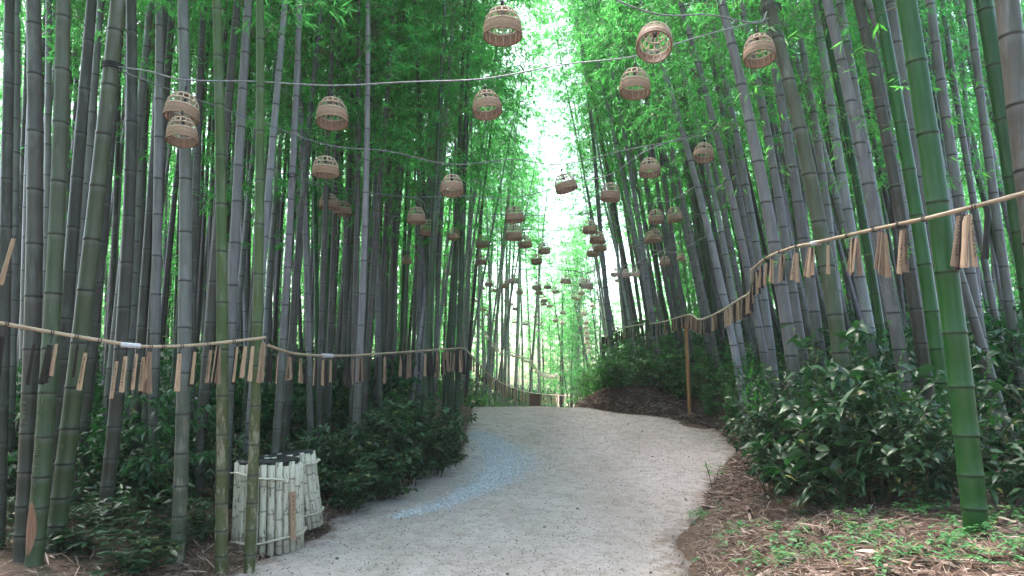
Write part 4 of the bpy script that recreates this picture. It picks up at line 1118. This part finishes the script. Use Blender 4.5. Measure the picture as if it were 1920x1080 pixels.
for k, p in enumerate(along(SRR, 64, i0, .99)):
    r_ = random.Random(600 + k); near = 1 - k / 64
    kinds = tuple(r_.choice((R_, T_, D_, D_)) for _ in range(r_.choice((1, 2, 2, 3)) + (1 if 26 < k < 36 else 0)))
    what = 'single %s tag' % TAGN[kinds[0]] if len(kinds) == 1 else '%s tags, %s first' % (NUM[len(kinds)], TAGN[kinds[0]])
    bundle(p, kinds, '%s, %s along the sagging rope below the right rail corner' % (what, ordn(k)), 'wish tags on the sagging right rope', (.95 + .15 * (1 - near)), .02, seed=700 + k, loop=False, yaw=-.4)
for k, px in enumerate([884, 888, 893, 897, 901, 906, 911] + list(range(917, 1058, 4))):
    r_ = random.Random(800 + k); p = at_rail(SLF, px)
    bundle(p, (r_.choice((T_, R_, T_, D_)),) if k > 6 else (r_.choice((R_, D_)), R_), '%s hazy tag from the left on the pale rope beyond the crest' % ordn(k), 'hazy wish tags beyond the crest', 1.1 + .5 * min(1, k / 20), .02, seed=900 + k, loop=False)
bundle(P(26, 440, 2.9), (T_,), 'oblique pale tag at the left edge, above the rail', 'wish tags on the left rail', .85, .02, seed=5, lean=.22, loop=True)

# ------------------------------------------------------------------ scar and scratched names on culms
def culm_surface(key, pz, ang):
    root, X, R0, zb = NAMED[key]
    r = R0 * (1 - .8 * ((pz - zb) / 11.5) ** 1.35) * 1.0
    return np.array([X(pz) - X(zb) + r * math.sin(ang), -r * math.cos(ang), pz - zb])
def z_at(key, py):
    root, X, R0, zb = NAMED[key]; Y = root.location.y
    return next(q for q in np.arange(-.5, 9, .005) if proj((X(q), Y, q))[1] <= py)
root = NAMED['scarred culm'][0]
V, F = [], []
zt, zb_ = z_at('scarred culm', 938), z_at('scarred culm', 1040)
for i in range(17):
    f = i / 16; z = zb_ + (zt - zb_) * f
    wd = .72 * (math.sin(math.pi * min(1, f * 1.0 + .0)) ** .6 if 0 < f < 1 else 0) * (1 if f < .55 else 1 - .35 * (f - .55))
    for j in range(7):
        a = -.12 + wd * (j / 6 - .5) * 2
        p = culm_surface('scarred culm', z, a); p[1] -= .003; V.append(p)
for i in range(16):
    for j in range(6): F.append((i * 7 + j, i * 7 + j + 1, (i + 1) * 7 + j + 1, (i + 1) * 7 + j))
b = MB(); b.add(V, F); link('scar', b.mesh('scar', M['scar']), root)
STROKES = {  # strokes on a 0..1 square, simple syllable shapes
 0: [((.1, .85), (.55, .85)), ((.35, .85), (.1, .35)), ((.35, .7), (.6, .4)), ((.75, .95), (.75, .35)), ((.55, .62), (.75, .62)), ],
 1: [((.3, .95), (.1, .6)), ((.3, .95), (.5, .6)), ((.8, 1), (.8, .55)), ((.25, .4), (.25, .1)), ((.25, .1), (.85, .1))],
 2: [((.2, .9), (.7, .9)), ((.45, .9), (.45, .7)), ((.1, .6), (.9, .6)), ((.3, .42), (.65, .42)), ((.65, .42), (.65, .1)), ((.65, .1), (.3, .1)), ((.3, .1), (.3, .42))],
 3: [((.1, .85), (.5, .85)), ((.5, .85), (.5, .4)), ((.5, .4), (.1, .4)), ((.1, .4), (.1, .85)), ((.8, 1), (.8, .2))],
 4: [((.3, 1), (.3, .85)), ((.1, .78), (.5, .78)), ((.2, .6), (.42, .6)), ((.42, .6), (.42, .35)), ((.42, .35), (.2, .35)), ((.2, .35), (.2, .6)), ((.62, .95), (.62, .2)), ((.82, 1), (.82, .15)), ((.5, .55), (.62, .55))]}
def scratch(key, py0, py1, seq, name='lettering', wang=.42, ang0=-.1, r=.0028):
    root, X, R0, zb = NAMED[key]
    za, zb2 = z_at(key, py0), z_at(key, py1); n = len(seq); b = MB()
    for i, q in enumerate(seq):
        top = za + (zb2 - za) * i / n; hh = (za - zb2) / n * .8
        for (x0, y0), (x1, y1) in STROKES[q]:
            pts = []
            for t in np.linspace(0, 1, 4):
                z = top - hh * (1 - (y0 + (y1 - y0) * t)); p = culm_surface(key, z, ang0 + wang * ((x0 + (x1 - x0) * t) - .5) * 2); pts.append(p)
            b.tube(pts, r, 4)
    link(name, b.mesh(name, M['scratch']), root)
scratch('name-scratched culm', 752, 812, (0, 1, 2, 3, 4), wang=.45)
scratch('scarred culm', 745, 925, (3, 1, 0, 4, 2, 1, 3, 0), wang=.5, r=.0022)
scratch('wire-tied culm', 790, 850, (4, 1, 0), wang=.4, r=.002)
scratch('lettered right culm', 525, 580, (3, 0, 2, 1, 3), wang=.4, r=.003)

# ------------------------------------------------------------------ two bins clad in bamboo staves
def bin_obj(px, pyb, Y, R, H, label, seed, tilt, n=26, note=None, top_drop=0):
    g = random.Random(seed)
    x = (px - 960) / FPX * Y; z = float(zfun(x, Y))
    root = empty('bin', (x, Y, z - .02), (tilt[0], tilt[1], g.uniform(0, .2)))
    tag(root, label, 'bin', 'bamboo-clad bins')
    V, Q, A = [], [], []
    off = 0
    for k in range(n):
        a = 2 * math.pi * k / n; rad = math.pi * R / n * g.uniform(.93, 1.04); h = H + g.uniform(-.025, .03)
        zs = [0.0]; q = g.uniform(.05, .2)
        att = [0]
        while q < h - .04:
            for dz, v in ((-.012, .0), (-.004, 1), (.003, 1), (.012, .2)): zs.append(q + dz); att.append(v)
            q += g.uniform(.2, .3)
        zs.append(h); att.append(0)
        ju = g.uniform(-.01, .01)
        for zz, at_ in zip(zs, att):
            rr = rad * (1.07 if at_ == 1 else 1.0)
            RR = R * (1.03 - .07 * zz / H) + ju * zz
            for i in range(8):
                t_ = 2 * math.pi * i / 8
                V.append((RR * math.cos(a) + rr * math.cos(t_ + a), RR * math.sin(a) + rr * math.sin(t_ + a), zz)); A.append(at_)
        m = len(zs); i = np.arange(m * 8).reshape(m, 8) + off; j = np.roll(i, -1, 1)
        Q.append(np.stack([i[:-1], j[:-1], j[1:], i[1:]], -1).reshape(-1, 4))
        tp = i[-1]; Q.append(np.array([[tp[0], tp[1], tp[2], tp[3]], [tp[0], tp[3], tp[4], tp[7]], [tp[4], tp[5], tp[6], tp[7]]]))
        off += m * 8
    link('stave_wall', mesh_quads('stave_wall', V, np.concatenate(Q), M['stave'], {'node': A}, smooth=True), root)
    for zb, tl, a0, a1 in ((.13, .03, 0, 6.28), (H - .13, -.06, 3.6, 5.4) if note else (H - .10, .02, 0, 6.28)):
        b = MB(); RR = R + math.pi * R / n + .012
        pts = [(RR * math.cos(a), RR * math.sin(a), zb + tl * math.cos(a - .5) + .008 * math.sin(a * 5)) for a in np.linspace(a0, a1, 30)]
        b.tube(pts, .020, 6, flat=.45, cap=True)
        link('binding_band', b.mesh('binding_band', M['stave']), root)
    b = MB()
    b.lathe([(R * .90, H - .10), (R * .985, H + .014), (R * .985, H + .030), (R * .94, H + .036), (R * .90, H + .016), (R * .5, H + .004), (0, H)], 36)
    link('liner', b.mesh('liner', M['rubber']), root)
    if note:
        b = MB(); RR = R * 1.01 + math.pi * R / n + .02
        a = note
        b.box((RR * math.cos(a), RR * math.sin(a), .33), (.012, .062, .44), rot=Euler((.0, -.04, a)).to_matrix())
        pl = link('notice_board', b.mesh('notice_board', M['tan']), root)
        b = MB()
        for i in range(9):
            for q in range(3):
                b.box((RR * math.cos(a) + .0075 * math.cos(a) - (.008 * q - .008) * math.sin(a), RR * math.sin(a) + .0075 * math.sin(a) + (.008 * q - .008) * math.cos(a), .50 - i * .04 + q * .006), (.002, .012 if q != 1 else .003, .003 if q != 1 else .016), rot=Euler((0, -.04, a)).to_matrix())
        link('lettering', b.mesh('lettering', M['ink']), pl)
bin_obj(511, 1030, 6.55, .285, .80, 'nearer bin of white bamboo staves with black liner and tan notice strip', 3, (.0, -.01), note=-.62)
bin_obj(556, 1000, 7.15, .265, .74, 'farther bin of white bamboo staves, tilted beside the nearer one', 4, (.0, -.10))

# ------------------------------------------------------------------ posts, stake, board, stakes
def stake(px, pyb, pyt, Y, w, mat, label, px2=None, inter=.3):
    z0 = float(zfun((px - 960) / FPX * Y, Y)) - .08
    b0 = np.array([(px - 960) / FPX * Y, Y, z0]); tp = P(px2 or px, pyt, Y); H = tp[2] - z0
    R0 = .5 * w * Y / FPX
    me = culm_mesh('post', lambda z: ((tp[0] - b0[0]) * z / H, 0), H, R0, 10, 7, M[mat], inter=inter, taper=.05)
    tag(link('post', me, None, b0), label, 'post', 'posts holding the right rope')
stake(1292, 755, 606, 14.0, 6.8, 'stake', 'orange bamboo stake standing on the bank under the rope', 1286)
stake(1221, 744, 600, 15.4, 8.5, 'olive', 'short olive post among the dark shrubs left of orange stake', 1213)
stake(1133, 732, 632, 17.6, 8, 'olive', 'short olive post at the far end of the right rope', 1131)
stake(864, 768, 500, 16.2, 5, 'grey', 'thin leaning pole standing where the path meets the crest at left', 938) if False else None
b = MB(); b.box((0, 0, .17), (.26, .14, .34)); b.box((0, 0, .35), (.30, .18, .03)); b.box((0, -.08, .2), (.2, .02, .2))
q = P(1003, 762, 17.0)
tag(link('wooden_box', b.mesh('wooden_box', M['wood']), None, (q[0], 17.0, float(zfun(q[0], 17.0)) - .02)), 'small brown wooden box on the crest of the path', 'box')

# ------------------------------------------------------------------ shrubs
def leaf_strip(p, d, up, L, W, droop):
    """pointed oval leaves folded along the midrib: 12 vertices, 6 quads each"""
    side = unit(np.cross(d, up)); nn = np.cross(side, d); n = len(p)
    V = np.zeros((n, 12, 3))
    for k, (s, w) in enumerate(((0, .06), (.3, .9), (.65, .85), (1, .03))):
        c = p + d * (s * L)[:, None] - nn * (droop * s * s * L)[:, None]
        V[:, k] = c
        V[:, 4 + k] = c - side * (W * w * .5)[:, None] + nn * (W * w * .16)[:, None]
        V[:, 8 + k] = c + side * (W * w * .5)[:, None] + nn * (W * w * .16)[:, None]
    f = [(k, k + 1, 5 + k, 4 + k) for k in range(3)] + [(k + 1, k, 8 + k, 9 + k) for k in range(3)]
    return V.reshape(-1, 3), (np.array(f)[None] + 12 * np.arange(n)[:, None, None]).reshape(-1, 4)
def shrub_meshes(seed, H, spread, ns, nl, L, W, mat, sub=3, low=.12):
    g = np.random.default_rng(seed); st = MB(); p, d, u = [], [], []
    def stemline(b0, dirn, ln, r, n):
        t = np.linspace(0, 1, 6)[:, None]
        bend = g.normal(0, .18, 3)
        pts = b0 + dirn * t * ln + bend * t * t * ln * .6
        st.tube(list(pts), list(np.linspace(r, r * .35, 6)), 5)
        for k in range(n):
            s = g.uniform(low, 1.0); q = pts[min(4, int(s * 5))] + (pts[min(5, int(s * 5) + 1)] - pts[min(4, int(s * 5))]) * (s * 5 - int(s * 5) if s < 1 else 1)
            a = g.uniform(0, 6.28)
            o = np.array([math.cos(a), math.sin(a), g.uniform(-.35, .45)])
            p.append(q); d.append(unit(o + dirn * .35)); u.append(unit(np.array([0, 0, 1.]) + g.normal(0, .35, 3)))
        return pts
    for s in range(ns):
        a = g.uniform(0, 6.28); r = g.uniform(0, .25) * spread
        dirn = unit(np.array([math.cos(a) * g.uniform(.1, .9) * spread / H, math.sin(a) * g.uniform(.1, .9) * spread / H, 1.0]))
        pts = stemline(np.array([math.cos(a) * r, math.sin(a) * r, -.05]), dirn, H * g.uniform(.6, 1.1), .009, nl // 3)
        for q in range(sub):
            i = g.integers(1, 6); aa = g.uniform(0, 6.28)
            stemline(pts[i], unit(np.array([math.cos(aa), math.sin(aa), g.uniform(.1, .9)])), H * g.uniform(.22, .5), .005, nl // 2)
    p, d, u = map(np.array, (p, d, u)); n = len(p)
    V, Q = leaf_strip(p, d, u, g.uniform(.6, 1.15, n) * L, g.uniform(.75, 1.15, n) * W, g.uniform(.1, .5, n))
    return st.mesh('stems', M['stem']), mesh_quads('foliage', V, Q, mat, {'tint': np.repeat(np.clip(g.normal(.4, .3, n), 0, 1), 12)}, smooth=True)
SH_BIG = [shrub_meshes(20 + i, 1.0, .95, 9, 15, (.17, .22, .26)[i], (.05, .08, .095)[i], M['shrub'], 4, .38) for i in range(3)]
SH_FINE = [shrub_meshes(30 + i, 1.0, .85, 15, 22, .15, .062, M['shrub'], 5) for i in range(3)]
SH_MID = [shrub_meshes(35 + i, 1.0, .85, 15, 22, .14, .058, M['shrub_mid'], 5) for i in range(2)]
SH_BRI = [shrub_meshes(40 + i, .9, .7, 11, 24, .095, .038, M['shrub_bright'], 4) for i in range(2)]
def shrub(px, pyt, Y, wpx, kinds, label, group, seed, x=None):
    """crown's top at pixel (px, pyt), width wpx"""
    x = (px - 960) / FPX * Y if x is None else x
    z = float(zfun(x, Y)); top = P(px, pyt, Y)[2]
    h = max(.25, top - z); w = wpx * Y / FPX / 1.5
    root = empty('shrub', (x, Y, z), (0, 0, random.Random(seed).uniform(0, 6.28)), (w, w, h / 1.05))
    tag(root, label, 'shrub', group)
    s, f = kinds[seed % len(kinds)]
    link('stems', s, root); link('foliage', f, root)
GS1, GS2, GS3 = 'dark shrubs along the left edge of the path', 'large-leaved shrubs on the right bank', 'shrubs along the far right bank'
for k, (px, pt, Y, w, lab) in enumerate([
 (640, 780, 8.6, 150, 'dark glossy shrub just right of the farther bin'), (700, 760, 8.9, 170, 'dark shrub at the foot of the stout grey-brown culm'), (760, 745, 9.3, 170, 'dark shrub left of the grey-green culm with bare foot'),
 (815, 752, 9.9, 130, 'dark shrub between the bare grey-green foot and rail-end culms'), (845, 762, 10.6, 90, 'small dark shrub at the feet of rail-end culms'), (600, 800, 8.4, 130, 'dark shrub behind the farther bin'),
 (660, 850, 7.95, 150, 'low dark shrub spilling onto the path right of bins'), (720, 820, 8.5, 150, 'low dark shrub in front of the stout grey-brown culm'), (545, 830, 8.6, 110, 'dark shrub seen above the two bins'),
 (690, 735, 10.6, 160, 'tall dark shrub behind the middle of the left row'), (770, 722, 11, 160, 'tall greener shrub behind the right part of left row'), (590, 770, 10.2, 150, 'dark shrub far behind the bins under the rail'),
 (430, 800, 7.6, 120, 'dark shrub left of the nearer bin between mossy culms'), (330, 820, 7.5, 140, 'grey-green shrub at the feet of the dark middle culms'), (265, 805, 7.0, 130, 'upright shrub at the foot of the dark upright culm'),
 (230, 900, 6.1, 170, 'leafy shrub right of the wire-tied culm foot'), (310, 925, 5.9, 150, 'leafy shrub left of the blotchy culm foot'), (150, 975, 5.6, 150, 'low shrub beside the scarred olive culm'), (20, 985, 5.6, 110, 'low shrub in the bottom left corner'),
 (385, 920, 6.3, 110, 'leafy shrub between the blotchy and flaking mossy culms'), (440, 905, 7.3, 100, 'small shrub close against the nearer bin, left side'), (70, 840, 7.2, 140, 'shrub behind the name-scratched culm'),
 (255, 1000, 5.35, 190, 'low dark shrub at the bottom edge, right of wire-tied culm'), (190, 930, 6.4, 150, 'shrub just behind the foot of the wire-tied culm'), (340, 1010, 5.9, 120, 'low shrub at the bottom edge touching the blotchy culm'), (60, 930, 6.2, 140, 'shrub behind the foot of the scarred olive culm'), (280, 870, 6.9, 170, 'mid-height shrub behind the bottom left thicket')]):
    big = Y < 7
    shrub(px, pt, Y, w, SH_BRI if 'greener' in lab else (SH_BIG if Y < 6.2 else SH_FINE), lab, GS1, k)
for k, (px, pt, Y, w, lab) in enumerate([
 (1470, 690, 7.2, 190, 'large-leaved shrub at the left end of the right bank'), (1560, 660, 6.4, 230, 'large-leaved shrub below the middle of the right rail'), (1640, 640, 5.9, 210, 'tallest large-leaved shrub, below the fan of tags'),
 (1720, 690, 5.6, 200, 'dark shrub left of the big vivid green culm'), (1800, 720, 5.5, 170, 'shrub directly behind the big vivid green culm'), (1880, 690, 5.4, 180, 'shrub right of the big vivid green culm'),
 (1500, 745, 6.3, 200, 'dark shrub overhanging the eroded bank edge'), (1620, 735, 6.1, 240, 'dark front shrub with drooping grey-blue leaves'), (1710, 750, 5.9, 190, 'low dark shrub left of the vivid culm foot'), (1450, 740, 7.4, 150, 'small shrub at the left tip of the right thicket'),
 (1890, 780, 5.0, 170, 'low shrub at the right edge beside vivid culm foot'), (1700, 640, 7.6, 180, 'shrub further back between the lettered and second green culms'), (1850, 640, 8.0, 200, 'shrub further back at the right edge'), (1560, 640, 8.2, 180, 'shrub further back below the right rail'),
 (1430, 690, 8.6, 110, 'small shrub behind the left tip of the thicket')]):
    shrub(px, pt, Y, w, (SH_BIG + SH_FINE[:1]) if Y < 7 else SH_FINE, lab, GS2, k)
for k, (px, pt, Y, w, lab) in enumerate([
 (1140, 655, 17.6, 80, 'green shrub at far left end of the right bank'), (1175, 645, 17, 90, 'bright-topped green shrub under the curtain of tags'), (1215, 645, 16.6, 90, 'green shrub around the short olive post'), (1255, 650, 16, 90, 'green shrub left of the orange stake'),
 (1300, 652, 15.8, 80, 'shrub behind the orange stake'), (1340, 655, 14.8, 90, 'shrub right of the orange stake'), (1385, 660, 12.6, 90, 'shrub below the low loop of the rope'), (1235, 690, 15.6, 80, 'low green shrub in front, left of the orange stake'), (1170, 695, 16.8, 70, 'low green shrub in front, near the far post'),
 (1330, 715, 13.6, 50, 'small weed at the foot of the bare-footed culm')]):
    shrub(px, pt, Y, w, SH_MID, lab, GS3, k)
for k, (px, pt, Y, w, lab) in enumerate([
 (1105, 668, 20, 55, 'vivid green bush at far end of the right bank'), (1092, 700, 21, 50, 'low vivid green bush beside the crest at right'), (1120, 655, 19.0, 60, 'vivid green bush behind the far post'), (1075, 728, 23, 40, 'small vivid bush on the far right slope'),
 (885, 738, 16.8, 60, 'vivid green bush left of the crest, behind rail-end culms'), (915, 735, 18.5, 60, 'yellow-green bush left of the crest'), (940, 745, 20, 40, 'small yellow-green bush at the crest, farther right'), (850, 728, 15.0, 70, 'green bush just behind the rail-end culms')]):
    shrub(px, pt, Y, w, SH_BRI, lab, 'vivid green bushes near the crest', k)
for k in range(15):
    Y = 12.9 + 5.6 * k / 14; rr = random.Random(k)
    x = float(xr(Y)) + .55 + rr.uniform(0, .5); z = float(zfun(x, Y)); px = 960 + x / Y * FPX
    lab = '%s shrub from the far end along the foot of the right bank' % ordn(14 - k)
    shrub(px, proj((x, Y, z + rr.uniform(.65, 1.0)))[1], Y, rr.uniform(.9, 1.25) * FPX / Y, SH_MID if k < 10 else SH_BRI, lab, GS3, k, x=x)
for k, (px, pt, Y, w, lab) in enumerate([(1680, 625, 6.3, 110, 'bright green sapling above the dark shrubs, left of vivid culm'), (1600, 660, 7.2, 90, 'bright green sapling behind the tallest large-leaved shrub'),
 (1850, 690, 6.0, 100, 'bright green sapling right of the big vivid green culm'), (1430, 668, 8.0, 80, 'pale green arching sapling at the left tip of the thicket')]):
    shrub(px, pt, Y, w, SH_BRI, lab, GS2, k)
# seedlings on the right bank edge
def seedling(px, py, hpx, label, seed, name='seedling'):
    p = ground_hit(px, py); Y = p[1]; h = hpx * Y / FPX; g = np.random.default_rng(seed)
    root = empty(name, p); tag(root, label, 'seedling', 'seedlings on the path edge')
    b = MB(); P_, D_2, U_ = [], [], []
    for k in range(3):
        a = g.uniform(0, 6.28); tp = np.array([math.cos(a) * .25 * h, math.sin(a) * .25 * h, h * g.uniform(.7, 1.0)])
        b.tube([(0, 0, -.02), tp * .5 + [0, 0, .06 * h], tp], [.004, .003, .002], 5)
        for q in range(7):
            s = g.uniform(.55, 1); aa = g.uniform(0, 6.28)
            P_.append(tp * s); D_2.append(unit(np.array([math.cos(aa), math.sin(aa), g.uniform(0, .6)]))); U_.append([0, 0, 1.])
    V, Q = leaf_strip(np.array(P_), np.array(D_2), np.array(U_), g.uniform(.16, .24, len(P_)) * h, g.uniform(.06, .09, len(P_)) * h, g.uniform(.1, .4, len(P_)))
    link('stem', b.mesh('stem', M['stem']), root)
    link('foliage', mesh_quads('foliage', V, Q, M['shrub_bright'], {'tint': np.full(len(V), .5)}, smooth=True), root)
seedling(1338, 925, 60, 'slender seedling with a few leaves at the path edge', 1)
seedling(1318, 985, 28, 'small leafy seedling low on the bank edge', 2)
seedling(1420, 890, 45, 'seedling at the foot of the overhanging dark shrub', 3)
seedling(855, 862, 30, 'seedling beside the foot of right rail-end culm', 5)
# low green ground cover
cc = []
for px, py, m, sp in [(1500, 1010, 26, .16), (1560, 1040, 26, .16), (1620, 1020, 30, .18), (1720, 965, 26, .15), (1690, 1060, 24, .14), (1790, 1030, 30, .16), (1880, 985, 26, .15), (1900, 1050, 24, .13), (1560, 960, 14, .15),
                      (1390, 1005, 14, .14), (1315, 975, 12, .1), (1440, 1060, 18, .14), (1860, 910, 20, .18), (1740, 905, 16, .14), (1650, 990, 18, .2), (1480, 950, 8, .2), (1340, 1050, 8, .15)]:
    q = ground_hit(px, py)
    cc.append(q[:2] + RNG.normal(0, sp, (m, 2)))
xx, yy = np.concatenate(cc).T
P_, D2, U2, LL, WW = [], [], [], [], []
for x, y in zip(xx, yy):
    z = float(zfun(x, y)); h = RNG.uniform(.02, .13)
    for k in range(int(RNG.integers(4, 9))):
        a = RNG.uniform(0, 6.28)
        P_.append((x + RNG.normal(0, .012), y + RNG.normal(0, .012), z + h * RNG.uniform(.6, 1.1))); D2.append(unit(np.array([math.cos(a), math.sin(a), RNG.uniform(-.1, .45)]))); U2.append(unit(np.array([0, 0, 1.]) + RNG.normal(0, .2, 3)))
        LL.append(RNG.uniform(.035, .085)); WW.append(RNG.uniform(.012, .028))
V, Q = leaf_strip(np.array(P_), np.array(D2), np.array(U2), np.array(LL), np.array(WW), RNG.uniform(.1, .5, len(LL)))
tag(link('ground_cover', mesh_quads('ground_cover', V, Q, M['cover'], {'tint': np.repeat(np.clip(RNG.normal(.5, .3, len(LL)), 0, 1), 12)}, smooth=True)),
    'low pale-green leafy ground cover in the litter at lower right', 'ground cover', kind='stuff')

# ------------------------------------------------------------------ air, light, render
b = MB(); b.box((0, 22, 7.5), (180, 130, 18))
hz = link('haze', b.mesh('haze', []), None)
t = bpy.data.materials.new('haze_air'); t.use_nodes = True; nt = t.node_tree; nt.nodes.clear()
o = nt.nodes.new('ShaderNodeOutputMaterial'); vnode = nt.nodes.new('ShaderNodeVolumePrincipled')
vnode.inputs['Color'].default_value = (.86, .95, .92, 1); vnode.inputs['Density'].default_value = HAZE; vnode.inputs['Anisotropy'].default_value = .2
nt.links.new(vnode.outputs[0], o.inputs['Volume'])
hz.data.materials.append(t); tag(hz, 'pale damp air filling the bamboo grove', 'haze', kind='stuff')

w = bpy.data.worlds.new('World'); sc.world = w; w.use_nodes = True
nt = w.node_tree; bg = nt.nodes['Background']
sky = nt.nodes.new('ShaderNodeTexSky'); sky.sky_type = 'NISHITA'; sky.sun_disc = False
sky.sun_elevation = math.radians(62); sky.sun_rotation = math.radians(-32); sky.air_density = 1.0; sky.dust_density = 5.0; sky.ozone_density = 1.0
nt.links.new(sky.outputs[0], bg.inputs['Color']); bg.inputs['Strength'].default_value = SKY
sd = bpy.data.lights.new('sun', 'SUN'); sd.energy = SUN; sd.angle = math.radians(25); sd.color = (1, .93, .90)
so = bpy.data.objects.new('sun', sd); COL.objects.link(so); so.rotation_euler = (math.radians(-28), 0, math.radians(32)); so.location = (0, 0, 30)
sc.view_settings.view_transform = 'Standard'; sc.view_settings.look = 'None'; sc.view_settings.gamma = 1
sc.view_settings.exposure = EXPO
sc.render.engine = 'CYCLES'
c = sc.cycles
c.max_bounces = 6; c.diffuse_bounces = 4; c.glossy_bounces = 2; c.transmission_bounces = 4; c.volume_bounces = 0; c.transparent_max_bounces = 4
c.use_denoising = True; c.sample_clamp_indirect = 6
c.caustics_reflective = False; c.caustics_refractive = False
